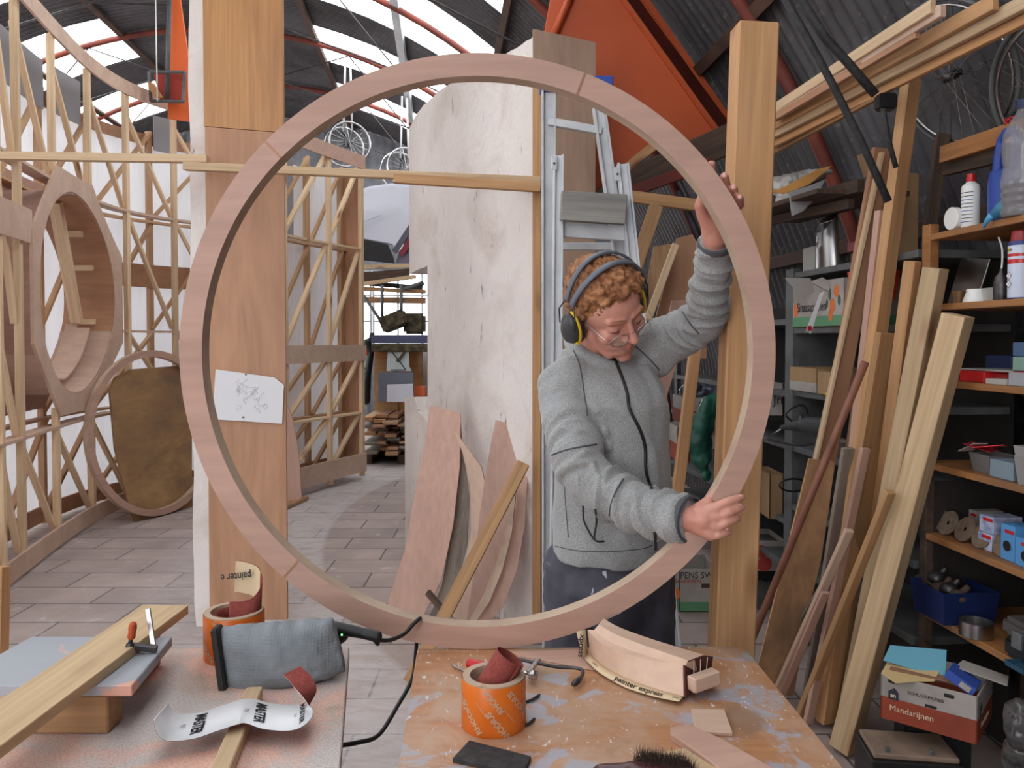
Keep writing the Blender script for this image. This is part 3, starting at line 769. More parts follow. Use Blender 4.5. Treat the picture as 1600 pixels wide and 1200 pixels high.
YL = 3.05
def stile(nm, a, b, Ya, Yb, w, d=.03, mat=M_alu):
    A, B = P(a[0], a[1], Ya), P(b[0], b[1], Yb); dd = (B-A).normalized(); B = A+dd*(A.z/(-dd.z))
    o = beam(nm, A, B, w, d, mat, ld, wdir=(1,0,0), bev=.003)
    beam('stile_flange', A+V((w*.42,-.02,0)), B+V((w*.42,-.02,0)), .008, .03, mat, ld, wdir=(1,0,0), bev=.001)
    beam('stile_flange', A+V((-w*.42,-.02,0)), B+V((-w*.42,-.02,0)), .008, .03, mat, ld, wdir=(1,0,0), bev=.001)
    return o
stile('rear_stile', (857,140), (857,1000), 3.15, 3.5, .056); stile('rear_stile', (935,168), (1052,1005), 3.15, 3.5, .05)
stile('front_stile', (872,245), (866,1000), 3.02, 2.75, .036); stile('front_stile', (972,258), (1052,1005), 3.02, 2.75, .042)
box('top_cap', .07, .06, .03, M_blue, ld, Matrix.Translation(P(857,140,3.15)), .004); box('top_cap', .08, .06, .05, M_blue, ld, Matrix.Translation(P(941,132,3.13)), .004)
beam('cross_tube', P(857,190,3.15), P(940,205,3.15), .03, .03, M_alu, ld, wdir=(0,0,1))
o = beam('tread', P(876,322,2.95), P(976,328,2.95), .105, .09, wood('grey_timber_tread', (164,161,156), (130,128,126), 9., .6), ld, wdir=(0,-.1,1)); o['label'] = 'weathered timber tread'
for y0, Y in ((362, 2.98), (445, 2.96), (560, 2.93), (680, 2.9), (800, 2.86), (920, 2.82)):
    x1 = 980+(y0-362)*.11; beam('rung', P(878,y0-3,Y), P(x1,y0+3,Y), .055 if y0 < 400 else .03, .03, M_alu, ld, wdir=(0,0,1))
for y0, Y in ((385,3.25),(560,3.32),(740,3.4),(930,3.5)): beam('rear_brace', P(860,y0,Y), P(962+(y0-385)*.17,y0,Y), .03, .02, M_alu, ld, wdir=(0,0,1))
for x, y in ((866,255), (965,272)):
    b = box('hinge_plate', .022, .01, .05, M_alu, ld, Matrix.Translation(P(x, y, 2.98)), .002); box('bolt', .008, .008, .008, M_iron, b, Matrix.Translation(P(x, y, 2.974)), .002)

# ================================================================ benches
tb = thing('work_bench', 'worn orange-brown workbench splashed with white and blue paint', 'workbench', (0,0,0))
BL, BR = PZ(652,1013,TZ), PZ(1163,1009,TZ); yb_ = .5*(BL.y+BR.y)
FR = PZ(1320,1200,TZ); FL = PZ(622,1200,TZ)
dR = (FR-BR); dR = BR+dR*1.9; dL = BL+(FL-BL)*1.9
cr_ = [BL, BR-V((.03,0,0)), BR+V((.0,-.02,0)), dR, dL]
slab('bench_top', [(p.x, p.y) for p in cr_][::-1], .045, M_tabR, tb, Matrix.Translation((0,0,TZ)), .003)
def legs(parent, ps, mat):
    for x, y in ps: beam('leg', (x, y, 0), (x, y, TZ-.046), .07, .07, mat, parent)
legs(tb, ((-.15,1.5), (.45,1.58), (-.1,.75), (.5,.75)), M_dark)
for a, b in (((-.15,1.5),(.45,1.58)), ((-.1,.75),(.5,.75)), ((-.15,1.5),(-.1,.75)), ((.45,1.58),(.5,.75))):
    beam('apron', (a[0],a[1],TZ-.1), (b[0],b[1],TZ-.1), .1, .025, M_dark, tb, wdir=(0,0,1))
ta = thing('work_bench', 'sawdust-covered workbench on the left, carrying the dust bag and the sanding strip', 'workbench', (0,0,0))
AR, AF = PZ(546,1011,TZ), PZ(531,1200,TZ); ae = AR+(AF-AR)*2.0
slab('bench_top', [(-1.75, AR.y-.01), (-1.75, ae.y), (ae.x, ae.y), (AR.x, AR.y)], .028, M_tabL, ta, Matrix.Translation((0,0,TZ)), .002)
legs(ta, ((-1.6,1.5), (AR.x-.12,1.55), (-1.6,.8), (AR.x-.05,.8)), M_dark)
for a, b in (((-1.6,1.5),(AR.x-.12,1.55)), ((-1.6,.8),(AR.x-.05,.8)), ((-1.6,1.5),(-1.6,.8)), ((AR.x-.12,1.55),(AR.x-.05,.8))):
    beam('apron', (a[0],a[1],TZ-.08), (b[0],b[1],TZ-.08), .09, .025, M_dark, ta, wdir=(0,0,1))

# ---- left bench: panel on blocks, plank, clamp
GZ = .945
def quadslab(name, px, z, t, mat, parent=None, xdir=None, bev=.0015):
    p = [PZ(x, y, z) for x, y in px]; return wslab(name, p, t, mat, parent, xdir, bev)
m_gp = plain('grey_coated_board', (160,168,182), .6, 0, (144,152,168), 6)
def m_dustpanel():
    k = NT('dusty_grey_board', .65); sd = k.noise(k.map((1,1,1), k.obj, (2,5,0)), 5, 5, .8)
    k.col(k.mix(k.ramp(sd, [(.6, 0.), (.66, .9)]), k.ramp(k.noise(k.obj, 3, 4), [(.3, lin((150,155,165))), (.7, lin((168,172,180)))]), lin((224,166,146)))); return k.m
m_gp = m_dustpanel()
gp = quadslab('grey_coated_board', [(50,994),(269,995),(206,1071),(-90,1071)], GZ, .018, m_gp); tag(gp, 'grey-coated board with a pink sawdust patch resting on timber blocks under the plank', 'board')
b1 = thing('timber_block', 'short timber block under the front edge of the grey board', 'block', (0,0,0))
bz = GZ-.018; h = bz-TZ
q = PZ(160, 1090, TZ+h/2); box('wood_block', .16, .05, h-.001, M_pineo, b1, Matrix.Translation((q.x-.04, 1.30, TZ+h/2)), .003)
C.objects.unlink(b1); bpy.data.objects.remove(b1)
bb = bpy.data.objects['wood_block']; bb.parent = None; bb.matrix_basis = WM[bb.name]; tag(bb, 'short orange timber block under the front edge of the grey board', 'block')
bb2 = box('wood_block', .05, .12, h-.001, M_ply, None, Matrix.Translation((PZ(258,1030,TZ).x-.02, 1.49, TZ+h/2)), .003); tag(bb2, 'timber block under the back corner of the grey board', 'block')
PLZ = GZ+.0185
A_, B_ = PZ(259,945,PLZ), PZ(0,1127,PLZ); dv = (B_-A_); Bx = A_+dv*1.6
o = beam('pine_plank', A_-V((0,0,.009)), Bx-V((0,0,.009)), .093, .018, M_pinel, wdir=(1,0,0), bev=.001); tag(o, 'pale pine plank lying across the grey board on the left bench', 'plank')
cl = thing('bar_clamp', 'bar clamp with an orange wooden handle gripping the pine plank on the left bench', 'clamp', (0,0,0))
Yk = PZ(238,1020,GZ).y
beam('bar', P(231,951,Yk+.03), P(243,1028,Yk), .0085, .005, M_steel, cl, wdir=(1,0,0), bev=.0006)
beam('sliding_arm', P(200,1009,Yk-.01), P(246,1014,Yk), .011, .012, M_iron, cl, wdir=(0,0,1), bev=.002)
beam('fixed_jaw', P(198,1024,Yk-.01), P(248,1029,Yk), .012, .012, M_iron, cl, wdir=(0,0,1), bev=.002)
tube('screw', [P(203,1014,Yk-.012), P(204,1001,Yk-.01), P(205,996,Yk-.01)], .004, M_iron, cl)
tube('screw_head', [P(203,1009,Yk-.02), P(203,1010,Yk-.005)], .007, M_iron, cl, 12)
hn = P(205,998,Yk-.012); lathe('handle', [(0,0),(.0055,0),(.0068,.003),(.0062,.011),(.0072,.02),(.0062,.027),(.003,.030),(0,.030)], M_orange, cl, Matrix.Translation(hn) @ Matrix.Rotation(R_(8), 4, 'Y'), 16)
# upright board at the far left edge
o = beam('pine_board', PZ(0,1062,TZ+.001)+V((-.03,0,0)), P(4,887,1.52)+V((-.03,0,0)), .075, .03, M_pine, wdir=(1,0,0)); tag(o, 'end of a pine board standing at the left edge of the left bench', 'board')
# stick with a nail, lying under the paper strip
s0_, s1_ = PZ(398,1082,TZ+.012), PZ(338,1225,TZ+.012)
o = beam('wood_strip', s0_, s1_, .028, .022, M_light, wdir=(1,0,0)); tag(o, 'square wooden stick lying under the white sanding strip on the left bench', 'stick')
# ---- abrasive strip printed MASTER
st = thing('sanding_strip', 'wavy white-backed sanding strip lettered MASTER on the left bench', 'sanding strip', (0,0,0))
ctl = [(252,1112,.06),(258,1128,.045),(272,1137,.034),(310,1134,.03),(350,1121,.034),(385,1112,.036),(420,1120,.030),(452,1122,.03),(472,1117,.034),(483,1104,.042),(482,1084,.058),(470,1064,.072),(456,1050,.082)]
cen = crom([PZ(x, y-2, TZ+z) for x, y, z in ctl], 5)
wv = V((-.02, .088, 0)); n = len(cen); vs = []
def strip_pt(u, v):        # u in metres along, v -.5...5 across
    f = max(0, min(n-1.001, u)); i = int(f); p = cen[i].lerp(cen[i+1], f-i); t = (cen[i+1]-cen[i]).normalized(); kk = max(0, min(1, (u/n-.74)/.16)); wz = wv*(1-kk)+V((.036,.006,.004))*kk
    ww = wz - t*wz.dot(t)*.6; return p+ww*v, t, ww
vv = []; ff = []
for i in range(n):
    for v in (-.5, .5): vv.append(strip_pt(i, v)[0])
for i in range(n-1): ff.append((2*i, 2*i+1, 2*i+3, 2*i+2))
o = pyd('paper_face', vv, ff, M_paper, st, None, True); so = o.modifiers.new('s', 'SOLIDIFY'); so.thickness = .0006
me = o.data.copy()
_sg = 1 if sum(x.normal.z for x in me.vertices[:20]) > 0 else -1
for v, nn in zip(me.vertices, [x.normal.copy() for x in me.vertices]): v.co -= nn*.0012*_sg
for vtx in me.vertices: pass
o2 = link('abrasive_face', me, M_sandred, st, None, True)
def on_strip(u0, s):
    def f(co):
        p, t, ww = strip_pt(u0 + co.x*0 - co.y*s*1.0 + 0, 0)
        return p
    return f
segL = sum((cen[i+1]-cen[i]).length for i in range(n-1))/(n-1)
def wrapstrip(u0):
    def f(co):
        p, t, ww = strip_pt(u0+co.y*-1/segL, 0); p = strip_pt(u0+co.y/segL, 0)[0]
        wn = wv.normalized(); return p - wn*co.x*1.0 + V((0,0,.0012))
    return f
for u0 in (15, 28, 40):
    text('lettering', 'MASTER', .0175, M_ink, st, None, wrapstrip(u0), .0002, .0005, 0., 1.05); text('lettering', 'P80', .008, M_greyink, st, None, wrapstrip(u0-3.0), .0002)
# ---- sander: dust bag, body, handle, cord
sd = thing('belt_sander', 'sander lying on the left bench with a grey cloth dust bag', 'sander', (0,0,0))
bm = bmesh.new(); Yb = 1.46
ol = [(346,978,.006),(353,1082,.004),(420,972,.02),(430,1080,.014),(500,966,.02),(512,1060,.014),(522,962,.006),(540,1046,.005)]
secs = []
for xt, yt, xb, yb, r in ((344,980,356,1083,.012),(365,977,378,1083,.022),(400,975,415,1082,.032),(440,972,452,1076,.036),(480,968,492,1066,.034),(508,966,520,1057,.024),(521,962,541,1049,.010)):
    yc = Yb-.0+(xt-344)/200*.02
    k_ = [P(xt, yt, yc), P(xb, yb, yc)]; m = (k_[0]+k_[1])/2; hh = (k_[0]-k_[1])/2
    secs.append([m + hh*math.copysign(abs(math.cos(a))**.55, math.cos(a)) + V((0,-r*math.sin(a),0)) for a in [2*PI*j/28 for j in range(28)]])
rings = [[bm.verts.new(p) for p in s] for s in secs]
for a, b in zip(rings, rings[1:]):
    for j in range(28): bm.faces.new((a[j], a[(j+1) % 28], b[(j+1) % 28], b[j]))
bm.faces.new(rings[0]); bm.faces.new(rings[-1][::-1])
def m_bag():
    k = NT('grey_dust_bag_cloth', .85); k.col(k.ramp(k.noise(k.obj, 14, 4), [(.35, lin((116,123,129))), (.7, lin((136,142,148)))]))
    k.bump(k.vor(k.map((170,170,170), k.obj), 1, 'F1', 0), .6, .002); return k.m
def bagfold(co, nn): return .0035*noise.noise(V((co.x*26, co.y*20, co.z*14+co.x*40)))+.002*noise.noise(co*60)
grown('dust_bag', bm, m_bag(), sd, .004, 3, bagfold)
beam('bag_clip', P(338,979,Yb-.01), P(352,1084,Yb-.01), .014, .03, M_black, sd, wdir=(1,0,0), bev=.003)
bm = bmesh.new(); add_cap(bm, P(430,1030,1.56), .02, P(505,1030,1.55), .022); add_cap(bm, PZ(488,1053,TZ+.013), .012, PZ(514,1047,TZ+.013), .012); add_cap(bm, P(500,1000,1.53), .03, P(530,990,1.54), .02)
add_cap(bm, P(505,1035,1.55), .022, P(512,1000,1.54), .022); grown('motor_body', bm, M_black, sd, .004, 2)
bm = bmesh.new(); add_chain(bm, [P(520,982,1.53), P(545,985,1.53), P(570,990,1.53), P(588,994,1.53)], [.015,.012,.011,.012]); add_cap(bm, P(588,996,1.53), .01, P(590,1006,1.53), .005)
hd = grown('handle', bm, M_black, sd, .003, 2)
ml = bpy.data.materials.new('green_indicator'); ml.use_nodes = True; ml.node_tree.nodes['Principled BSDF'].inputs['Emission Color'].default_value = (.1,1,.25,1); ml.node_tree.nodes['Principled BSDF'].inputs['Emission Strength'].default_value = 2
box('indicator_light', .003, .002, .003, ml, hd, Matrix.Translation(P(534,992,1.505)), 0)
tube('power_cord', crom([P(590,1000,1.53), P(610,1000,1.55), P(632,990,1.585), P(645,976,1.605), P(655,967,1.62), P(656,968,1.66), P(652,985,1.69), P(650,1016,1.70), P(644,1060,1.68), P(620,1105,1.6), P(592,1148,1.5), P(560,1160,1.42), P(520,1166,1.36)], 6), .0042, M_black, sd, 8)
# ---- orange sleeved abrasive rolls
def roll(name, label, cx, cy, Y, r, h, ry_text=True, words=True, curl=None):
    t = thing(name, label, 'abrasive roll', (0,0,0)); c = V((px_at(cx, Y), Y, TZ))
    M = Matrix.Translation(c)
    lathe('sleeve', [(r,.0),(r+.001,.002),(r+.001,h-.004),(r,h-.002)], M_orange_roll, t, M, 48)
    lathe('paper_core', [(0,.001),(r-.001,.001),(r-.001,h),(r-.013,h),(r-.014,h-.03),(r-.014,.004),(0,.004)], M_coretan, t, M, 48)
    if words:
        def wr(a0, z0, rot):
            def f(co):
                x = co.x*math.cos(rot)-co.y*math.sin(rot); y = co.x*math.sin(rot)+co.y*math.cos(rot)
                a = a0+x/r; return V((math.sin(a)*(r+.0016), -math.cos(a)*(r+.0016), z0+y))
            return f
        for a0, z0 in ((-.72,.03),(.18,.02),(-.05,.065),(.85,.05),(-1.35,.06),(1.45,.025)):
            text('lettering', 'RHODIUS', .0135, M_lett, t, M, wr(a0, z0, R_(128)), .0002, .0005)
        for a0, z0 in ((-.35,.045),(.5,.035),(1.1,.07)):
            text('lettering', 'www.rhodius.com', .004, M_lett, t, M, wr(a0, z0, R_(128)), .0001)
    return t, c
M_orange_roll = plain('orange_printed_sleeve', (222,118,36), .35, 0, (206,98,28), 8)
M_coretan = plain('tan_paper_core', (188,164,142), .8); M_lett = plain('pale_lettering', (228,206,180), .6)
t1, c1 = roll('abrasive_roll', 'orange abrasive roll on the right bench with a sandpaper curl standing out', 771, 0, 1.312, .0525, .083)
# curl of sandpaper standing out of the core: a rolled sheet leaning to the right
def curl(name, parent, base, axis, r, L, mat, turns=1.15, tilt=None, a_s=0):
    M = frame(V(axis).cross(V((0,1,0))) if abs(V(axis).normalized().y) < .9 else (1,0,0), axis, base); vs, fs = [], []; n = 40
    for i in range(n+1):
        a = a_s+turns*2*PI*i/n; rr_ = r*(1-.12*i/n)
        for j in range(5):
            zz = L*j/4; vs.append((rr_*math.cos(a), rr_*math.sin(a), zz))
    for i in range(n):
        for j in range(4): fs.append((i*5+j, (i+1)*5+j, (i+1)*5+j+1, i*5+j+1))
    o = pyd(name, vs, fs, mat, parent, M, True); s = o.modifiers.new('s', 'SOLIDIFY'); s.thickness = .0009; return o
curl('sandpaper_curl', t1, c1+V((-.012,-.004,.052)), (.52,.05,.80), .027, .072, M_sandred, 1.1, a_s=2.2)
t2, c2 = roll('abrasive_roll', 'orange abrasive roll half hidden behind the grey dust bag on the left bench', 362, 0, 1.60, .058, .092)
# its tail: sheet with tan back printed painter e, curling up
ut, vt = [], []
tl = crom([c2+V((.0,-.03,.085)), c2+V((.04,-.02,.088)), c2+V((.052,.012,.11)), c2+V((.035,.04,.135)), c2+V((.0,.046,.145)), c2+V((-.012,.045,.146))], 6)
vv, ff = [], []
for p in tl:
    vv += [p+V((0,-.004,-.03)), p+V((0,.004,.032))]
for i in range(len(tl)-1): ff.append((2*i, 2*i+1, 2*i+3, 2*i+2))
o = pyd('paper_tail', vv, ff, M_sandred, t2, None, True); so = o.modifiers.new('s', 'SOLIDIFY'); so.thickness = .001
M_tan = plain('tan_paper_backing', (216,192,158), .75)
vv2 = []; q = tl[16:]
for p in q: vv2 += [p+V((-.0005,-.0062,-.03)), p+V((-.0005,.0018,.032))]
pyd('paper_backing', vv2, [(2*i, 2*i+1, 2*i+3, 2*i+2) for i in range(len(q)-1)], M_tan, t2, None, True)
text('lettering', 'painter e', .022, M_ink, t2, frame((-1,0,-.1), (0,-1,.1), tl[-8]+V((-.012,-.012,.006))), None, .0002, .0004, sx=.8)
curl('inner_coil', t2, c2+V((0,0,.03)), (0,0,1), .04, .058, M_sandred, 2.4)
# ---- curved sanding block wrapped in painter express paper
sb = thing('sanding_block', 'curved wooden sanding block wrapped in paper lettered painter express', 'sanding block', (0,0,0))
def zt(x, y, z): return PZ(x, y, TZ+z)
topa = crom([zt(937,976,.075), zt(960,990,.07), zt(1000,1006,.066), zt(1040,1020,.066), zt(1075,1032,.068)], 5)   # rear top edge
topb = crom([zt(918,984,.062), zt(940,1005,.055), zt(980,1022,.052), zt(1030,1034,.052), zt(1067,1038,.058)], 5)   # groove
bot  = crom([zt(922,1022,.012), zt(945,1042,.010), zt(985,1062,.010), zt(1030,1078,.010), zt(1068,1088,.010)], 5)
def ribbon(name, A, B, mat, parent, t=.002, nrm=None):
    vv = []; 
    for a, b in zip(A, B): vv += [a, b]
    o = pyd(name, vv, [(2*i, 2*i+1, 2*i+3, 2*i+2) for i in range(len(A)-1)], mat, parent, None, True); s = o.modifiers.new('s', 'SOLIDIFY'); s.thickness = t; s.offset = 0; return o
vv, ff = [], []
_n = len(topa)-1; bk = [p+V((.012,.035,.0)).lerp(zt(1110,1026,.060)-topa[-1], (i/_n)**2) for i, p in enumerate(topa)]; bkb = [V((p.x, p.y, TZ+.01))+V((.02,.07,0)).lerp(V(((zt(1110,1068,.01)-bot[-1]).x, .075, 0)), (i/_n)**2) for i, p in enumerate(bot)]
mid1 = [a.lerp(b, .45)+V((0,0,-.006)) for a, b in zip(topa, topb)]
secs = [topb, mid1, topa, bk, bkb, bot]; S = len(secs)
for i in range(len(bot)):
    for s in secs: vv.append(s[i])
for i in range(len(bot)-1):
    for j in range(S): ff.append((i*S+j, i*S+(j+1) % S, (i+1)*S+(j+1) % S, (i+1)*S+j))
ff += [tuple(range(S)), tuple((len(bot)-1)*S+j for j in range(S-1, -1, -1))]
pyd('block_body', vv, ff, M_pinkl, sb)
flp = [p+V((-.012,-.02,-.006)) for p in bot]
for i, p in enumerate(flp): p.z = TZ+.004+.006*abs(i/10-1)
ribbon('paper_flap', bot, flp, M_tan, sb, .0012)
e0_, e1_ = flp[0], topb[0]
ribbon('paper_end', [bot[0]+V((-.004,0,0)), zt(922,1022,.012)+V((-.004,0,0))][:1]+[topb[0]+V((-.004,0,0))], [V((flp[0].x-.004, flp[0].y, TZ+.012)), topb[0]+V((-.022,0,-.004))], M_tan, sb, .0012)
xx = (flp[-1]-flp[0]).normalized()
def alongflap(u): f = u*(len(bot)-1.001); i = int(f); return bot[i].lerp(bot[i+1], f-i).lerp(flp[i].lerp(flp[i+1], f-i), .55)
def wf(u0, L):
    def f(co):
        p = alongflap(max(0, min(.999, u0+co.x/L))); i = int(max(0, min(.999, u0+co.x/L))*(len(bot)-1.001)); yd = (bot[i]-flp[i]).normalized()
        return p+yd*co.y+V((-.001,-.001,.0014))
    return f
LL_ = sum((b-a).length for a, b in zip(flp, flp[1:]))
text('lettering', 'painter express', .019, M_ink, sb, None, wf(.60, LL_), .0002, .0003, sx=.85); text('lettering', '(P80)', .008, M_ink, sb, None, wf(.16, LL_), .0002); text('lettering', '(P80)', .008, M_ink, sb, None, wf(.93, LL_), .0002)
m = (topb[0]+flp[0])/2; yd = (topb[0]-flp[0]).normalized()
text('lettering', 'xpress', .016, M_ink, sb, frame(-(yd), (-.5,-1,.4), m+V((-.010,-.008,0))), None, .0002, .0003)
# abrasive end with pale stripes
M_sandbr = plain('dark_red_abrasive', (92,46,44), .9, 0, (78,38,38), 200, .3, 900, .0005)
el = [topb[-1], topa[-1], topa[-1].lerp(bk[-1], .5)+V((.004,0,.006)), bk[-1], bkb[-1], bot[-1]]
cc = sum(el, V())/len(el); bm = bmesh.new(); A = [bm.verts.new(p+V((.001,-.0005,0))) for p in el]; B = [bm.verts.new(p+V((.004,-.0015,0))+(p-cc)*.03) for p in el]
for i in range(len(el)): bm.faces.new((A[i], A[(i+1) % len(el)], B[(i+1) % len(el)], B[i]))
bm.faces.new(B); bm.faces.new(A[::-1]); bmesh.ops.recalc_face_normals(bm, faces=bm.faces); bmfin('abrasive_end', bm, M_sandbr, sb, None)
for k_ in (.25, .5, .75):
    a = topb[-1].lerp(bk[-1], k_)+V((.006,-.004,.004)); b = bot[-1].lerp(bkb[-1], k_*.9)+V((.006,-.004,0)); tube('pale_stripe', [a, a.lerp(b,.5)+V((.001,-.001,0)), b], .0009, M_tan, sb, 5)
hb = zt(1102,1068,.03); beam('grip_block', zt(1080,1070,.030), zt(1119,1056,.034), .026, .022, M_pinkl, sb, wdir=(0,0,1))
# ---- clamp, red-handled knife, rubber pads, offcuts, brush
fc = thing('bar_clamp', 'grey steel bar clamp lying behind the orange roll on the right bench', 'clamp', (0,0,0))
bp = crom([zt(790,1026,.02), zt(830,1034,.018), zt(870,1042,.018), zt(902,1044,.018), zt(911,1050,.016), zt(905,1062,.012), zt(894,1070,.008)], 4)
tube('bar', bp, [.0035]*(len(bp)-6)+[.004,.005,.006,.006,.005,.003], M_iron, fc, 8)
beam('sliding_arm', zt(842,1030,.02), zt(826,1052,.016), .010, .008, M_steel, fc, wdir=(1,0,0))
tube('screw', [zt(812,1050,.018), zt(830,1053,.016)], .004, M_steel, fc); tube('screw_head', [zt(828,1053,.018), zt(838,1055,.018)], .0085, M_steel, fc, 14)
kn = thing('hook_knife', 'small hooked tool with a red handle behind the orange roll', 'tool', (0,0,0))
tube('handle', crom([zt(731,1037,.013), zt(740,1038,.014), zt(755,1041,.013), zt(768,1044,.012)], 4), [.008]*1+[.0095]*11+[.007], M_red, kn, 12)
tube('blade', crom([zt(731,1050,.006), zt(722,1047,.005), zt(712,1042,.005), zt(706,1036,.006)], 3), .0022, M_steel, kn, 6)
def pad(name, label, px, t, mat, cat='pad', z=.0):
    return tag(quadslab(name, px, TZ+z+t, t, mat, None, None, .001), label, cat)
pad('rubber_pad', 'dark grey rubber sanding pad in front of the orange roll', [(733,1156),(830,1181),(818,1207),(707,1184)], .008, M_rubber)
pad('plywood_offcut', 'small square pink plywood offcut on the right bench', [(1080,1107),(1132,1108),(1145,1144),(1087,1143)], .007, M_pinkl, 'offcut')
o = pad('plywood_offcut', 'long curved pink plywood strip at the lower right of the bench', [(1047,1136),(1078,1131),(1130,1155),(1200,1195),(1240,1225),(1150,1225),(1112,1190),(1048,1146)], .012, M_pink, 'offcut')
pad('plywood_offcut', 'pale plywood offcut beside the dark brush at the bottom of the photo', [(1028,1175),(1070,1168),(1120,1200),(1140,1225),(1020,1225)], .008, M_light, 'offcut')
pad('plywood_offcut', 'thin pink plywood strip lying along the back edge under the ring', [(800,1018),(905,1015),(912,1030),(950,1044),(925,1046),(812,1024)], .003, M_pink, 'offcut')
for i, (x, y, w_) in enumerate(((832,1093,12),(827,1130,9))):
    o = tube('rubber_shred', crom([zt(x-w_,y+4,.002), zt(x,y,.004), zt(x+w_,y-8,.003)], 4), [.001]+[.0025]*7+[.001], M_rubber, None, 6); tag(o, ('upper' if i == 0 else 'lower')+' dark rubber shred beside the orange roll', 'scrap')
br = thing('bench_brush', 'dark bristled bench brush poking in at the bottom edge', 'brush', (0,0,0))
q0, q1 = zt(935,1204,.02), zt(1090,1230,.02)
bm = bmesh.new(); add_cap(bm, zt(940,1212,.018), .016, zt(990,1212,.022), .02); add_cap(bm, zt(990,1212,.022), .02, zt(1080,1222,.02), .02); grown('handle', bm, plain('maroon_handle', (70,30,34), .3), br, .004, 3)
vv, ff = [], []
for i in range(1500):
    u = rnd.random(); p = zt(1000,1200,.025).lerp(zt(1080,1212,.025), u)+V((rnd.uniform(-.008,.008), rnd.uniform(-.02,.02), 0)); d = V((rnd.uniform(-.3,.35), rnd.uniform(-.5,.3), 1)).normalized()*rnd.uniform(.018,.03)
    s = V((.0006,0,0)); b = len(vv); vv += [p-s, p+s, p+d+V((0,.0006,0))]; ff.append((b, b+1, b+2))
o = pyd('bristles', vv, ff, plain('dark_bristle', (58,42,36), .8), br, None, recalc=False); o['kind'] = 'stuff'
for i, (x, y) in enumerate(((893,1088),(876,1127),(1188,1106),(1240,1140))):
    pass
# ================================================================ shelving along the right wall
def shelf_piece(name, px0, px1, z, h, dep, mat, parent=None, d=0., bev=.002, X=1.7, taper=None):
    if parent in (ws, ms, fs_) and d:
        return box(name, (SH(px0,z,0,X)-SH(px1,z,0,X)).length, dep, h, mat, parent, _shm((SH(px0,z,0,X)+SH(px1,z,0,X))/2+NX*(d+dep/2)+V((0,0,h/2))), bev)
    return _sp(name, px0, px1, z, h, dep, mat, parent, d, bev, X, taper)
ws = ms = fs_ = 0
def _shm(p): M = SHM.copy(); M.translation = p; return M
def _sp(name, px0, px1, z, h, dep, mat, parent, d, bev, X, taper):
    """block standing on height z with its front face in the shelf front plane + d, spanning px0..px1 in the photo"""
    a, b = SH(px0, z, d, X), SH(px1, z, d, X); L = (b-a).length; M = SHM.copy(); M.translation = (a+b)/2 + NX*dep/2 + V((0,0,h/2))
    return box(name, L, dep, h, mat, parent, M, bev, (0,0,0), taper)
def shM(px, z, d=0., X=1.7, rot=0.):
    M = SHM.copy(); M.translation = SH(px, z, d, X); return M @ Matrix.Rotation(rot, 4, 'Z')
ws = thing('wooden_shelf_unit', 'wooden shelf unit at the right edge of the photo crowded with cans, boxes and jars', 'shelving')
def shpx(px): return SH(px, 0)
ZS = [1.865, 1.62, 1.36, 1.07, .82, .545]
ssA, ssB = 1418, 1800
for i, z in enumerate(ZS):
    a = 1452 if i < 2 else 1440 if i < 5 else 1445
    shelf_piece('shelf_board', a, ssB, z-.022, .022, .42, M_rail, ws)
shelf_piece('upright', 1440, 1452, 1.3, .6, .035, M_rail, ws, -.004); shelf_piece('upright', 1441, 1451, 0, 1.3, .03, M_dark, ws, -.001)  # lower length coloured darker to stand in for the shade there
shelf_piece('upright', 1444, 1452, 0, 1.9, .035, M_dark, ws, .38)
shelf_piece('side_panel', 1447, 1449, .5, .5, .36, M_shade, ws, .03)
shelf_piece('back_panel', 1440, ssB, 0.02, 1.85, .012, M_shade, ws, .43)
o = beam('wall_rail', P(1474,242,2.95), P(1640,188,2.35), .06, .03, M_rail, wdir=(0,0,1)); tag(o, 'orange-brown rail fixed above the top of the wooden shelf unit', 'rail')
o = beam('wall_rail', P(1478,262,3.0), P(1640,220,2.4), .06, .03, M_dark, wdir=(0,0,1)); tag(o, 'dark rail just under the orange-brown rail above the wooden shelves', 'rail')
o = beam('rack_post', P(1473,210,3.05), P(1452,360,3.0), .045, .03, M_dark, wdir=(1,0,0)); tag(o, 'dark upright with a pale scraped stripe left of the wooden shelf top', 'post')

ms = thing('metal_shelving', 'grey perforated metal shelving behind the leaning timbers', 'shelving')
ZM = [1.82, 1.555, 1.255, .985, .70, .42]
for z in ZM: shelf_piece('shelf_board', 1240, 1432, z-.028, .028, .36, M_greymetal, ms)
for d in (-.004, .35):
    shelf_piece('upright', 1228, 1240, 0, 1.84 if d > 0 else 1.84, .035, M_greymetal, ms, d, .001)
shelf_piece('side_panel', 1236, 1240, 0, 1.8, .34, M_greymetal, ms, .01)
shelf_piece('back_panel', 1240, 1432, 0, 1.82, .006, M_shade, ms, .37)
# farther shelving behind the post, with the crates
fs_ = thing('metal_shelving', 'dim far shelving behind the softwood post holding fruit boxes', 'shelving')
for z in (1.60, 1.24, .98, .60, .38): shelf_piece('shelf_board', 1045, 1226, z-.03, .03, .4, M_greymetal, fs_, .02)
for p in (1050, 1128, 1222): shelf_piece('upright', p, p+4, 0, 1.75, .03, M_greymetal, fs_, .02, .001)
shelf_piece('back_panel', 1045, 1226, .0, 1.7, .01, M_shade, fs_, .44)

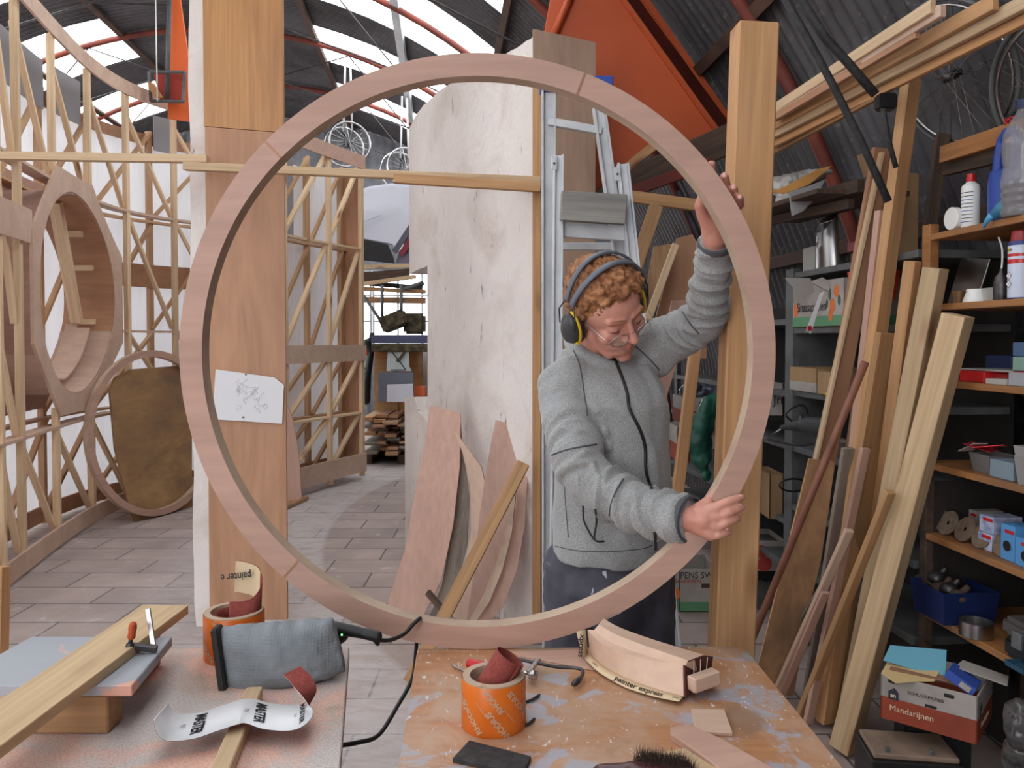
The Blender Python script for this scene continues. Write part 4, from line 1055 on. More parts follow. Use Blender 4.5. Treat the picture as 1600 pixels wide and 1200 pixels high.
CRATE_O = plain('orange_red_print', (156,68,44), .8, 0, (130,56,38), 5); CRATE_W = plain('off_white_print', (178,171,166), .8, 0, (150,142,136), 5)
GRN = plain('green_print', (96,150,112), .75); NAVY = plain('dark_navy_print', (44,52,64), .7)
def face_text(parent, M, s, size, mat, x, z, y=-.0015, **kw):
    return text('lettering', s, size, mat, parent, M @ Matrix.Translation((x, y, z)) @ Matrix.Rotation(PI/2, 4, 'X'), None, .0003, kw.get('bold', 0.), 0., kw.get('sx', 1.))
def fruit_box(name, label, px0, px1, z, h, dep, d=0., X=1.7, kind='mand', M=None, L=None):
    """open cardboard tray with printed sides"""
    if M is None:
        a, b = SH(px0, z, d, X), SH(px1, z, d, X); L = (b-a).length; M = SHM.copy(); M.translation = (a+b)/2
    t = thing(name, label, 'box', M=M); w_ = .006
    for nm, sx, sy, ox, oy in (('front_wall', L, w_, 0, w_/2), ('back_wall', L, w_, 0, dep-w_/2), ('side_wall', w_, dep, -L/2+w_/2, dep/2), ('side_wall', w_, dep, L/2-w_/2, dep/2)):
        if kind == 'mand':
            box(nm, sx, sy, h*.5, CRATE_O, t, M, .001, (ox, oy, h*.25+.003)); box(nm, sx, sy, h*.5, CRATE_W, t, M, .001, (ox, oy, h*.75+.003))
        elif kind == 'sin':
            box(nm, sx, sy, h*.22, GRN, t, M, .001, (ox, oy, h*.11+.003)); box(nm, sx, sy, h*.78, CRATE_W, t, M, .001, (ox, oy, h*.61+.003))
        elif kind == 'half':
            box(nm, sx, sy, h*.4, CRATE_W, t, M, .001, (ox, oy, h*.2+.003)); box(nm, sx, sy, h*.6, M_card, t, M, .001, (ox, oy, h*.7+.003))
        else: box(nm, sx, sy, h, kind, t, M, .001, (ox, oy, h/2+.003))
    box('bottom_panel', L-.01, dep-.01, .005, M_card, t, M, 0, (0, dep/2, .004))
    return t, M, L
def house_mark(t, M, x, z, s):
    q = slab('house_mark', [(-.5*s,-.5*s), (.5*s,-.5*s), (.5*s,.3*s), (.1*s,.75*s), (-.5*s,.3*s)], .001, NAVY, t, M @ Matrix.Translation((x,-.0012,z)) @ Matrix.Rotation(PI/2,4,'X'), 0)
    face_text(t, M, 'an', s*.6, M_lett, x, z-.05*s, -.0028, bold=.0004)
def discs(t, M, pts, mat):
    for x, z, r, sx in pts:
        vs = [(x+r*sx*math.cos(a), -.0012, z+r*math.sin(a)) for a in [2*PI*i/20 for i in range(20)]]; pyd('fruit_print', vs, [tuple(range(20))], mat, t, M)
FR_O = plain('orange_fruit_print', (222,120,60), .7); LEAF = plain('leaf_print', (70,90,74), .7); FR_R = plain('red_fruit_print', (170,60,52), .7)
# mandarin crate in front, on the floor stack at the lower right
cp = PZ(1430,1130,.25)
tm = P(1360,1060,2.25); 
_A, _B = PZ(1378,1140,.28), PZ(1527,1166,.28)
Lm = .275; _q = Matrix.Rotation(R_(-40), 4, 'Z'); Mx = Matrix.Translation(_B - _q @ V((Lm/2,0,0))) @ _q
t, Mc, _ = fruit_box('mandarin_crate', 'worn cardboard mandarin crate full of papers at the lower right', 0, 0, 0, .145, .24, M=Mx, L=Lm)
face_text(t, Mc, 'Mandarijnen', .026, M_lett, -.045, .045); house_mark(t, Mc, -.098, .088, .030)
face_text(t, Mc, 'SCHUURPAPIER', .015, M_ink, -.005, .108, sx=1.0)
Ms = Mc @ Matrix.Translation((Lm/2, 0, 0)) @ Matrix.Rotation(PI/2, 4, 'Z')
face_text(t, Ms, 'Mandarijnen', .026, M_lett, .11, .045, bold=.0003); house_mark(t, Ms, .05, .09, .032)
for x in (-.10, .06): box('hand_hole', .028, .004, .012, M_black, t, Mc, .002, (x, -.0005, .130))
box('hand_hole', .034, .004, .009, M_black, t, Mc, .002, (.01, -.0005, .082))
def sheet_on(name, label, Mloc, pts, mat, cat='paper', t_=.002): return tag(slab(name, pts, t_, mat, None, Mloc), label, cat)
Mt = Mc @ Matrix.Translation((0,.1,.225))
sheet_on('blue_folder', 'pale blue folder on top of the mandarin crate', Mc @ Matrix.Translation((-.05,.09,.185)) @ Matrix.Scale(.72,4) @ Matrix.Rotation(R_(35),4,'X') @ Matrix.Rotation(R_(10),4,'Y'), [(-.13,-.06),(.12,-.05),(.10,.10),(-.12,.03)], plain('pale_blue_card', (104,168,190), .7))
sheet_on('yellowed_paper', 'yellowed sheet of paper drooping over the front edge of the mandarin crate', Mc @ Matrix.Translation((-.06,.01,.152)) @ Matrix.Scale(.75,4) @ Matrix.Rotation(R_(12),4,'X'), [(-.1,-.02),(-.03,-.065),(.03,-.02),(.1,.02),(.1,.12),(-.1,.12)], plain('yellowed_paper', (206,178,128), .8))
sheet_on('brown_paper', 'crumpled brown sheet under the blue folder in the mandarin crate', Mc @ Matrix.Translation((-.02,.06,.160)) @ Matrix.Scale(.75,4), [(-.13,-.05),(.12,-.03),(.12,.08),(-.13,.08)], plain('brown_sheet', (150,108,88), .8), t_=.004)
bb_ = thing('blue_carton', 'open blue and white carton tipped on the right end of the mandarin crate', 'carton', M=Mc @ Matrix.Translation((.085,.06,.170)) @ Matrix.Scale(.8,4) @ Matrix.Rotation(R_(28),4,'Y'))
box('carton_body', .11, .10, .035, plain('blue_print', (52,82,170), .6), bb_, WM[bb_.name], .002); box('carton_label', .04, .002, .022, CRATE_W, bb_, WM[bb_.name], 0, (.02,-.0515,0))
sheet_on('carton_flap', 'greyish cardboard flap sticking out behind the blue carton', Mc @ Matrix.Translation((.13,.12,.185)) @ Matrix.Scale(.8,4) @ Matrix.Rotation(R_(8),4,'Y'), [(-.09,-.05),(.09,-.05),(.08,.05),(-.08,.05)], CRATE_W, 'cardboard', .004)
# battery box and blue tub below it
bt = thing('battery_case', 'black battery case with a dusty tan lid in front of the mandarin crate', 'case', M=Matrix.Translation((1.245, 2.42, 0)) @ Matrix.Rotation(R_(-8),4,'Z'))
Mbt = WM[bt.name]; hh = .20
box('case_body', .27, .19, hh, M_black, bt, Mbt, .004, (0,.09,hh/2)); box('case_lid', .25, .16, .016, plain('dusty_tan_lid', (150,128,110), .8, 0, (126,106,92), 9), bt, Mbt, .003, (0,.09,hh+.008))
for x in (-.08, .05): box('terminal', .014, .014, .02, M_greymetal, bt, Mbt, .002, (x,.03,hh+.02))
st_z = Mx.translation.z
o = box('storage_crate', .20, .17, max(.1, st_z-.003), M_black, None, Matrix.Translation((Mx.translation.x+.12, Mx.translation.y+.20, max(.1, st_z-.003)/2)) @ Matrix.Rotation(R_(-14),4,'Z'), .01); tag(o, 'dark box on the floor carrying the mandarin crate', 'box')
tb_ = lathe('blue_tub', [(0,0),(.13,0),(.155,.36),(.148,.36),(.125,.01),(0,.01)], M_dkblue, None, Matrix.Translation((PZ(1560,1330,0).x+.10, 1.98, 0)), 32); tag(tb_, 'dark blue plastic tub on the floor at the lower right corner', 'tub')
q = P(1648,1172,2.0); bm = bmesh.new()
for i in range(14): add_ell(bm, q+V((rnd.uniform(-.05,.12), rnd.uniform(-.05,.08), rnd.uniform(-.13,.10))), .06, .05, .06)
o = grown('rubbish_bag', bm, plain('grey_film_bag', (80,78,78), .25, 0, (38,38,40), 30), None, .008, 2, lambda co, nn: .016*noise.noise(co*17)+.008*noise.noise(co*45)); tag(o, 'crumpled grey plastic bag at the lower right corner beside the crate', 'bag')

# ---- wooden unit, top shelf
Z = ZS[0]
o = lathe('white_reel', [(0,0),(.036,0),(.038,.002),(.038,.02),(.036,.022),(0,.022)], M_white, None, shM(1492, Z+.039, .03) @ Matrix.Rotation(PI/2,4,'X'), 32); tag(o, 'small white reel standing on edge on the top wooden shelf', 'reel')
wb = thing('white_bottle', 'white bottle with a red cap beside the blue jerrycan', 'bottle', M=shM(1513, Z, .05))
Mw = WM[wb.name]; lathe('bottle_body', [(0,0),(.026,0),(.028,.004),(.028,.13),(.026,.142),(.014,.152),(.012,.156)], M_white, wb, Mw, 24); lathe('cap', [(.013,.154),(.014,.156),(.013,.180),(0,.181)], M_red, wb, Mw, 20)
for k_ in range(9): lathe('label_line', [(.0284,.02+.012*k_),(.0286,.021+.012*k_),(.0284,.0225+.012*k_)], M_ink if k_ % 3 else M_blue, wb, Mw, 24, a0=200, a1=340)
jc = thing('blue_jerrycan', 'blue plastic jerrycan with a moulded handle on the top wooden shelf', 'jerrycan', M=shM(1548, Z, .03)); Mj = WM[jc.name]
bm = bmesh.new()
for z, sx, sy, ox in ((0,.058,.05,0),(.12,.058,.05,0),(.15,.056,.045,0),(.19,.036,.035,-.018)): pass
add_loft(bm, [((0,.05,0),.055,.05,0),((0,.05,.01),.06,.055,0),((0,.05,.13),.06,.055,0),((-.005,.05,.165),.052,.048,0)], 24)
add_chain(bm, [V((-.04,.05,.15)), V((-.045,.05,.20)), V((-.035,.05,.265)), V((-.01,.05,.285)), V((.03,.05,.28)), V((.05,.05,.25)), V((.045,.05,.16))], [.022,.018,.015,.016,.018,.024,.026])
grown('can_body', bm, M_blue, jc, .004, 3, None, Mj)
wbo = thing('water_bottle', 'large clear bottle with dark contents and dark blue cap at the top right shelf', 'bottle', M=shM(1592, Z, .03)); Mw = WM[wbo.name]
pr = [(0,0),(.05,0),(.055,.01)]+[(.055-.004*(i % 2), .02+.012*i) for i in range(7)]+[(.055,.11),(.048,.15),(.055,.20),(.05,.25),(.03,.29),(.016,.31),(.016,.325)]
lathe('bottle_shell', pr, glassy('clear_grey_plastic', (170,166,170), .55, .12), wbo, Mw, 28); lathe('cap', [(.019,.318),(.02,.345),(0,.346)], M_dkblue, wbo, Mw, 20); lathe('contents', [(0,.004),(.049,.004),(.049,.095),(0,.095)], M_black, wbo, Mw, 24)
o = tube('red_wire', [SH(1572+8*math.cos(a*1.3), Z+.305+.008*math.sin(a*2.1), .04) for a in lsp(0, 9, 24)], .002, M_red, None, 5); tag(o, 'loop of red wire beside the neck of the clear bottle', 'wire')
to = thing('blue_torch', 'teal-blue plastic nozzle lying between the jerrycan and the clear bottle', 'nozzle', M=shM(1560, Z+.03, -.01)); Mo = WM[to.name]
tube('nozzle_body', [V((-.035,0,-.02)), V((-.01,.01,0)), V((.03,.02,.01))], [.014,.022,.026], plain('teal_plastic', (58,116,150), .4), to, 14, M=Mo)
tube('nozzle_tip', [V((-.06,-.012,-.05)), V((-.045,-.01,-.03)), V((-.03,-.004,-.016))], [.004,.008,.013], plain('light_teal_plastic', (70,150,196), .4), to, 10, M=Mo)
# ---- second shelf
Z = ZS[1]
o = box('metal_plate', .16, .006, .17, M_steel, None, shM(1512, Z+.082, .16) @ Matrix.Rotation(R_(-12),4,'X') @ Matrix.Rotation(R_(8),4,'Y'), .001); tag(o, 'grey metal plate leaning at the back of the second wooden shelf', 'plate')
o = lathe('white_filter_cap', [(0,.0),(.038,.0),(.038,.006),(.030,.030),(.028,.032),(.028,.042),(.026,.045),(0,.045)], M_white, None, shM(1523, Z, .06), 28); tag(o, 'low white plastic cap on the second wooden shelf', 'cap')
o = lathe('brown_pot', [(0,0),(.016,0),(.022,.044),(.019,.044),(.014,.003),(0,.003)], plain('brown_glaze', (120,84,52), .4), None, shM(1497, Z, .07), 24); tag(o, 'small brown pot beside the white cap on the second wooden shelf', 'pot')
o = box('clear_tray', .10, .06, .045, M_clearbag, None, shM(1552, Z+.0235, .09), .004); tag(o, 'translucent tray behind the oil can on the second wooden shelf', 'tray')
oc = thing('oil_can', 'dark oil can with a long thin bent spout on the second wooden shelf', 'oil can', M=shM(1563, Z, .05)); Mo = WM[oc.name]
lathe('can_body', [(0,0),(.022,0),(.023,.003),(.023,.05),(.018,.075),(.006,.09),(.005,.1)], M_iron, oc, Mo, 24); tube('spout', crom([V((0,0,.098)), V((.003,0,.13)), V((.0,0,.165)), V((-.016,0,.20))], 5), .0028, M_white, oc, 8, M=Mo)
sc = thing('spray_can', 'blue and white spray can with dark red cap at the right end of shelf two', 'spray can', M=shM(1592, Z, .03)); Ms_ = WM[sc.name]
lathe('can_body', [(0,0),(.030,0),(.032,.003),(.032,.165),(.029,.172)], plain('dark_blue_can', (40,56,120), .35), sc, Ms_, 32)
lathe('can_label', [(.0324,.004),(.0326,.005),(.0326,.158),(.0324,.159)], plain('pale_label', (196,204,222), .5), sc, Ms_, 32, a0=235, a1=345)
lathe('label_band', [(.0328,.105),(.0329,.106),(.0329,.117),(.0328,.118)], M_red, sc, Ms_, 24, a0=240, a1=340); lathe('label_band', [(.0328,.126),(.0329,.127),(.0329,.134),(.0328,.135)], M_red, sc, Ms_, 24, a0=240, a1=340)
lathe('label_band', [(.0328,.140),(.0329,.141),(.0329,.152),(.0328,.153)], plain('yellow_print', (226,200,70), .5), sc, Ms_, 24, a0=245, a1=268)
def cylw(r, a0, z0): return lambda co: V((math.sin(a0+co.x/r)*r, -math.cos(a0+co.x/r)*r, z0+co.y))
text('lettering', 'WD-40', .009, M_ink, sc, Ms_, cylw(.0332, -.24, .1465), .0001, .0002)
for zz in (.07, .045):
    q = slab('hazard_diamond', [(0,-.012),(.012,0),(0,.012),(-.012,0)], .0004, M_ink, sc, Ms_ @ Matrix.Translation((-.004,-.0333,zz)) @ Matrix.Rotation(PI/2,4,'X'), 0)
    slab('hazard_field', [(0,-.010),(.010,0),(0,.010),(-.010,0)], .0003, M_paper, sc, Ms_ @ Matrix.Translation((-.004,-.0336,zz)) @ Matrix.Rotation(PI/2,4,'X'), 0)
    face_text(sc, Ms_, '!' , .011, M_ink, -.004, zz, -.0340)
lathe('cap', [(.029,.170),(.026,.178),(.024,.20),(.020,.204),(0,.204)], plain('dark_red_cap', (140,34,44), .4), sc, Ms_, 24)
# ---- third shelf
Z = ZS[2]
def sb_(name, label, cat, a, b, z, h, dep, mat, d=.03, **kw): return tag(shelf_piece(name, a, b, z+.0005, h, dep, mat, None, d, **kw), label, cat)
sb_('red_case', 'flat bright red plastic case on the third wooden shelf', 'case', 1500, 1538, Z, .036, .14, M_red, .03)
sb_('clear_case_lid', 'clear lid lying across the red cases on the third wooden shelf', 'lid', 1500, 1582, Z+.0375, .006, .13, M_clearbag, .035)
sb_('red_case', 'second red plastic case half under the clear lid, right of the bright one', 'case', 1546, 1580, Z, .03, .12, plain('deep_red_plastic', (150,36,40), .4), .06)
sb_('small_clear_box', 'small clear box of screws on the third wooden shelf', 'box', 1540, 1572, Z, .018, .05, M_clearbag, -.01+.01)
for i, (c, lb) in enumerate((((178,34,44),'red'),((120,150,140),'pale green'),((70,96,128),'steel blue'))):
    sb_('organiser_box', lb+' organiser box in the stack at the right end of the third shelf', 'box', 1582, 1650, Z+.044*i, .042, .14, plain(lb.replace(' ','_')+'_plastic', c, .4), .04)
sb_('grey_tray', 'light grey tray in front of the red organiser box', 'tray', 1576, 1640, Z, .04, .03, plain('grey_tray_plastic', (150,152,158), .4), .005)
sb_('dark_blue_box', 'dark blue box at the back of the third wooden shelf', 'box', 1540, 1580, Z, .085, .1, M_dkblue, .2)
# ---- fourth shelf
Z = ZS[3]
def tray(name, label, cat, px, z, sx, sy, h, mat, d=.05, r=.8):
    M = shM(px, z+.0005, d); vs = []; fs = []
    for zz, k in ((0, r), (h, 1), (h, .94), (.004, r*.93)):
        for x, y in ((-1,-1),(1,-1),(1,1),(-1,1)): vs.append((x*sx/2*k, sy/2+y*sy/2*k, zz))
    for q in range(3):
        for i in range(4): fs.append((q*4+i, q*4+(i+1) % 4, q*4+4+(i+1) % 4, q*4+4+i))
    fs += [(3,2,1,0), (12,13,14,15)]
    return tag(pyd(name, vs, fs, mat, None, M), label, cat)
tray('grey_tub', 'grey tub overflowing with packets on the fourth wooden shelf', 'tub', 1532, Z, .10, .10, .06, plain('grey_tub_plastic', (104,102,100), .5), .03)
for i, (c, lb) in enumerate((((196,190,186),'white'),((150,40,52),'dark red'),((214,52,62),'bright red'))):
    o = box('packet', .09, .05, .003, plain(lb.replace(' ','_')+'_packet', c, .45), None, shM(1522+i*13, Z+.072+.006*i, .06) @ Matrix.Rotation(R_((-24,12,-14)[i]),4,'Y') @ Matrix.Rotation(R_(i*22),4,'Z'), .001); tag(o, lb+' packet sticking out of the grey tub on the fourth shelf', 'packet')
sb_('pale_blue_box', 'pale blue open box beside the grey tub on the fourth wooden shelf', 'box', 1549, 1586, Z, .055, .10, plain('pale_blue_box', (118,134,146), .7), .02)
tray('round_tub', 'lower of two nested grey pots at the right end of the fourth shelf', 'tub', 1603, Z, .085, .085, .085, plain('pot_grey', (136,134,134), .5), .0)
tray('round_tub', 'upper of two nested grey pots at the right end of the fourth shelf', 'tub', 1603, Z+.045, .09, .09, .07, plain('pot_grey_pale', (146,142,142), .5), -.002)
# ---- fifth shelf: blue-white cartons and grinding discs on a rail
Z = ZS[4]; LB = plain('light_blue_print', (78,140,196), .6); WB = plain('white_blue_print', (176,184,204), .6, 0, (120,132,176), 40)
for i, (a, b, z, h, d, m, lb) in enumerate(((1532,1554,.0,.055,.05,WB,'white and blue carton, lower of the pair on the fifth shelf'),(1534,1556,.056,.055,.052,WB,'white and blue carton, upper of the pair on the fifth shelf'),(1517,1530,0,.08,.16,CRATE_W,'dim white carton at the back of the fifth shelf'),(1568,1590,0,.11,.035,LB,'light blue carton with a round dark picture on the fifth shelf'),(1591,1625,0,.085,.03,LB,'light blue carton at the right edge on the fifth shelf'))):
    o = sb_('carton', lb, 'carton', a, b, Z+z, h, .10, m, d)
    p0_ = SH(a, Z+z+h*.82, d-.001); p1_ = SH(b, Z+z+h*.82, d-.001)
    beam('red_label', p0_.lerp(p1_, .3), p0_.lerp(p1_, .95), .010, .001, M_red, o, wdir=(0,0,1), bev=0)
    if m is LB: lathe('round_picture', [(0,0),(.016,0),(.016,.001),(0,.001)], M_black, o, Matrix.Translation((p0_+p1_)/2-NX*.0015-V((0,0,h*.4))) @ SHM @ Matrix.Rotation(PI/2,4,'X'), 20)
disc = plain('brown_grinding_disc', (116,98,82), .8, 0, (96,80,68), 60)
for i, px in enumerate((1464,1482,1509,1537,1572,1586)):
    Md = shM(px, Z+.004, .04+.0*i) @ Matrix.Rotation(R_(62),4,'X') @ Matrix.Rotation(R_(20),4,'Z')
    o = lathe('grinding_disc', [(.008,0),(.045,0),(.045,.004),(.008,.004),(.008,0)], disc, None, Md @ Matrix.Translation((0,.045,0)), 28); tag(o, 'brown grinding disc standing tilted in the row on the fifth wooden shelf', 'disc', 'grinding discs on the fifth wooden shelf')
# ---- sixth shelf
Z = ZS[5]
tray('blue_crate', 'dark blue plastic crate of machine parts on the lowest wooden shelf', 'crate', 1452, Z+.0, .19, .20, .11, M_dkblue, -.04, .88)
for i, (x, z) in enumerate(((1446,.085),(1460,.095),(1474,.09),(1488,.10),(1502,.09),(1468,.12))):
    bm = bmesh.new(); c = SH(x, Z+z, .03); add_ell(bm, c, .03, .03, .025); add_cap(bm, c, .012, c+V((.03,0,.03)), .012); o = grown('machine_part', bm, M_iron if i % 2 else M_dark, None, .004, 1); tag(o, 'dim rounded machine part heaped in the dark blue crate', 'machine part', 'machine parts in the dark blue crate')
mt = lathe('metal_tin', [(0,.002),(.047,.002),(.047,0),(.050,.002),(.050,.048),(.048,.048),(.047,.006),(0,.006)], M_steel, None, shM(1532, Z, .02), 40); tag(mt, 'round open steel tin at the front of the lowest wooden shelf', 'tin')
cs = thing('tool_case', 'black plastic tool case with a grey latch at the right edge of the lowest shelf', 'case', M=shM(1640, Z, .0)); Mk = WM[cs.name]
box('case_base', .34, .26, .06, M_black, cs, Mk, .012, (0,.13,.031)); box('case_lid', .35, .27, .055, plain('dusty_black_plastic', (74,70,70), .55), cs, Mk, .014, (0,.13,.092)); box('latch', .04, .015, .05, M_greymetal, cs, Mk, .004, (-.09,-.012,.07))
tray('blue_tray', 'small teal-blue tray lying in front of the black tool case', 'tray', 1592, Z, .08, .06, .015, plain('teal_tray', (40,76,100), .5), -.05, .95)

# ---- metal shelving: top and boxes
Z = ZM[0]
sc_ = thing('steel_chute', 'bright curved stainless steel chute standing on the grey metal shelving', 'chute', M=shM(1297, Z, .12)); Mk = WM[sc_.name]
vs, fs = [], []
for i in range(25):
    a = R_(180+180*i/24); top = .26-.09*math.sin(PI*i/24)
    for z in (0, .1, .18, top): k_ = 1-.18*z/.26; vs.append((.085*k_*math.cos(a)-.05*z, .06*math.sin(a), z))
for i in range(24):
    for j in range(3): fs.append((i*4+j, (i+1)*4+j, (i+1)*4+j+1, i*4+j+1))
pyd('chute_shell', vs, fs, M_steel, sc_, Mk, True); box('chute_back', .165, .004, .24, M_steel, sc_, Mk @ Matrix.Rotation(R_(-3),4,'Y'), .001, (-.008,.002,.12)); box('chute_lip', .13, .05, .003, M_steel, sc_, Mk @ Matrix.Translation((-.012,-.004,.245)) @ Matrix.Rotation(R_(50),4,'X'), .001)
sb_('clear_bag_box', 'clear plastic bag of parts beside the steel chute', 'bag', 1253, 1272, Z, .13, .10, M_clearbag, .10)
o = sb_('dark_red_case', 'lower dark red case at the right end of the metal shelving top', 'case', 1327, 1352, Z, .05, .16, plain('wine_red', (110,34,44), .5), .08)
o = sb_('dark_red_case', 'upper wine-red case tilted on the other beside the steel chute', 'case', 1322, 1350, Z+.055, .042, .16, plain('wine_red_pale', (134,44,56), .5), .06)
cb = thing('cardboard_carton', 'tall brown cardboard carton with a white label behind the leaning timbers', 'carton', M=shM(1372, Z+.03, .16)); Mk = WM[cb.name]
box('carton_body', .24, .1, .33, M_card, cb, Mk, .003, (0,.05,.165)); box('paper_label', .045, .002, .07, M_paper, cb, Mk @ Matrix.Rotation(R_(-6),4,'Y'), 0, (-.06,-.0015,.24)); box('carton_flap', .12, .003, .1, M_card, cb, Mk @ Matrix.Translation((-.07,-.0,.36)) @ Matrix.Rotation(R_(20),4,'X'), 0, (0,0,.05))
# loft shelf with wrapped film above
lf = thing('loft_shelf', 'dark board shelf high on the right wall carrying a bundle of wrapped film', 'shelf')
beam('shelf_board', P(1190,345,4.1), P(1350,300,3.2), .4, .02, M_dark, lf, wdir=NX); beam('front_rail', P(1190,330,4.0), P(1345,290,3.1), .05, .03, M_dark, lf, wdir=(0,0,1)); beam('front_rail', P(1205,345,3.85), P(1330,318,3.2), .04, .03, M_dark, lf, wdir=(0,0,1))
bm = bmesh.new()
for x, y, Y, r in ((1205,300,3.7,.06),(1225,292,3.65,.07),(1248,285,3.6,.065),(1270,276,3.55,.05),(1290,268,3.5,.025),(1232,310,3.6,.05)): add_ell(bm, P(x,y,Y), r*1.2, r, r*.7)
o = grown('film_bundle', bm, plain('milky_film', (176,172,168), .3, 0, (130,126,124), 14), None, .007, 2, lambda co, nn: .012*noise.noise(co*20)+.006*noise.noise(co*50)); tag(o, 'milky plastic film bundle above the grey shelving, next to the post', 'film bundle')
o = wslab('amber_film_sheet', [P(1205,300,3.42), P(1225,303,3.42), P(1265,288,3.42), P(1300,259,3.42), P(1278,264,3.42), P(1225,292,3.42)], .006, plain('amber_film', (206,150,84), .35)); tag(o, 'folded amber strip across the front of the film bundle', 'film')
o = wslab('hanging_film', [P(1232,300,3.38), P(1237,338,3.38), P(1255,330,3.38), P(1275,310,3.38), P(1290,280,3.38), P(1260,292,3.38)], .002, plain('grey_film', (150,148,148), .4)); tag(o, 'pointed flap of grey film hanging below the amber strip', 'film')
# Sinaasappelen box
Z = ZM[1]
t, Mc, L = fruit_box('orange_box', 'printed cardboard orange box lettered Sinaasappelen on the metal shelving', 1238, 1318, Z, .20, .3, -.02, kind='sin')
face_text(t, Mc, 'Sinaasappelen', .062, M_ink, -.05, .09, bold=.0002, sx=.85)
discs(t, Mc, [(L*.30,.09,.03,.8),(L*.37,.15,.026,.9),(-L*.42,.08,.034,.7),(L*.27,.05,.026,.8)], FR_O); discs(t, Mc, [(L*.25,.14,.026,.5),(L*.2,.10,.02,.5),(L*.42,.11,.022,.6)], LEAF)
o = wslab('grey_paper_flap', [P(1226,434,3.55), P(1254,466,3.5), P(1280,446,3.5), P(1262,440,3.6)], .002, plain('grey_sheet', (164,158,154), .8)); tag(o, 'grey triangular sheet hanging over the left corner of the orange box', 'paper')
o = wslab('paper_bundle', [P(1266,440,3.5), P(1285,433,3.5), P(1322,441,3.4), P(1318,452,3.4), P(1285,455,3.5)], .01, CRATE_W); tag(o, 'folded paper lying on top of the orange box', 'paper')
o = wslab('paper_ribbon', [P(1281,458,3.44), P(1288,455,3.44), P(1267,522,3.44), P(1259,517,3.44)], .001, M_paper); tag(o, 'narrow white paper ribbon with a red mark hanging down the orange box', 'ribbon'); box('red_mark', .018, .001, .022, M_red, o, Matrix.Translation(P(1265,513,3.437)), 0)
tray('orange_bin', 'orange-red plastic bin at the right of the fruit box', 'bin', 1334, Z+.10, .12, .16, .12, plain('orange_red_bin', (200,64,34), .45), -.03)
Z = ZM[2]
t, Mc, L = fruit_box('small_carton', 'brown and white carton on the third metal shelf', 1234, 1276, Z, .11, .25, -.02, kind='half')
t, Mc, L = fruit_box('small_carton', 'plain brown carton with an open dark flap next to the brown and white one', 1278, 1312, Z, .10, .25, -.03, kind=M_card)
o = sb_('yellow_label', 'small yellow block at the front edge of the third metal shelf', 'block', 1289, 1302, Z, .012, .03, plain('bright_yellow', (220,210,50), .5), -.035)
# drill-like machine on the fourth metal shelf
Z = ZM[3]
dr = thing('power_drill', 'dark power drill with a pointed bit lying on the fourth metal shelf', 'drill', (0,0,0))
bm = bmesh.new(); add_chain(bm, [P(1222,668,3.55), P(1240,666,3.45), P(1262,664,3.35), P(1290,668,3.25)], [.012,.022,.035,.045]); add_cap(bm, P(1275,668,3.3), .03, P(1280,692,3.3), .025); grown('drill_body', bm, plain('dark_tool_plastic', (52,54,58), .5), dr, .005, 2)
tube('drill_bit', [P(1204,680,3.6), P(1224,669,3.55)], [.002,.006], M_steel, dr, 8); tube('power_cord', crom([P(1285,690,3.25), P(1250,696,3.4), P(1215,690,3.5), P(1200,686,3.55)], 5), .005, M_black, dr, 6)
tube('side_handle', [P(1248,665,3.4), P(1252,650,3.38)], .009, M_iron, dr, 8)
sb_('parts_tray', 'pale tray of small parts on the fourth metal shelf', 'tray', 1275, 1300, Z, .06, .12, CRATE_W, .02); sb_('grey_carton', 'small grey carton on the fifth metal shelf', 'carton', 1248, 1262, ZM[4], .06, .1, plain('grey_card', (110,114,120), .7), .02)
o = tube('cable_loop', [P(1240+22*math.cos(a), 758+10*math.sin(a), 3.7) for a in lsp(0, 2*PI, 24)], .005, M_black, None, 6); tag(o, 'loop of dark cable hung on the upright of the metal shelving', 'cable')
o = tube('cable_loop', [P(1245+17*math.cos(a), 648+14*math.sin(a)+3*math.sin(2*a), 3.6) for a in lsp(0, 2*PI, 24)], .005, M_black, None, 6); tag(o, 'upper loop of dark cable above the drill', 'cable')
# ---- far shelving: boxes, green sack
def fbox(label, px0, px1, ytop, ybot, Y, kind, dep=.3, name='fruit_box'):
    a, b = P(px0, ybot, Y), P(px1, ybot, Y); h = P(px0, ytop, Y).z-a.z; M = Matrix.Translation((a+b)/2); return fruit_box(name, label, 0, 0, 0, h, dep, M=M, L=(b-a).length, kind=kind)+(h,)
t, Mc, L, h = fbox('mandarin crate on the dim far shelf behind the man, lettered Mandarijnen', 1068, 1150, 622, 664, 4.3, 'mand'); face_text(t, Mc, 'Mandarijnen', .055, M_lett, .02, .03, bold=.0006, sx=.9); house_mark(t, Mc, -.03, .105, .055)
t, Mc, L, h = fbox('tall white and red crate corner below the far mandarin crate', 1058, 1078, 668, 722, 4.0, 'mand', .25)
t, Mc, L, h = fbox('small printed fruit tray between the green sack and the post', 1106, 1140, 652, 702, 3.9, 'half', .25)
t, Mc, L, h = fbox('white fruit box with a black letter mark right of the big ring', 1195, 1224, 600, 650, 4.2, CRATE_W, .25); face_text(t, Mc, 'Jn', .07, M_ink, .02, h*.5)
t, Mc, L, h = fbox('crate printed with red apples standing behind the foot of the post', 1178, 1228, 846, 893, 4.3, CRATE_W, .28); face_text(t, Mc, 'Jn', .08, M_ink, .06, h*.65); discs(t, Mc, [(-.05,.11,.035,1),(-.03,.04,.04,1)], FR_R)
t, Mc, L, h = fbox('plain brown carton behind the ring and post at mid height', 1202, 1224, 742, 812, 4.1, M_card, .25)
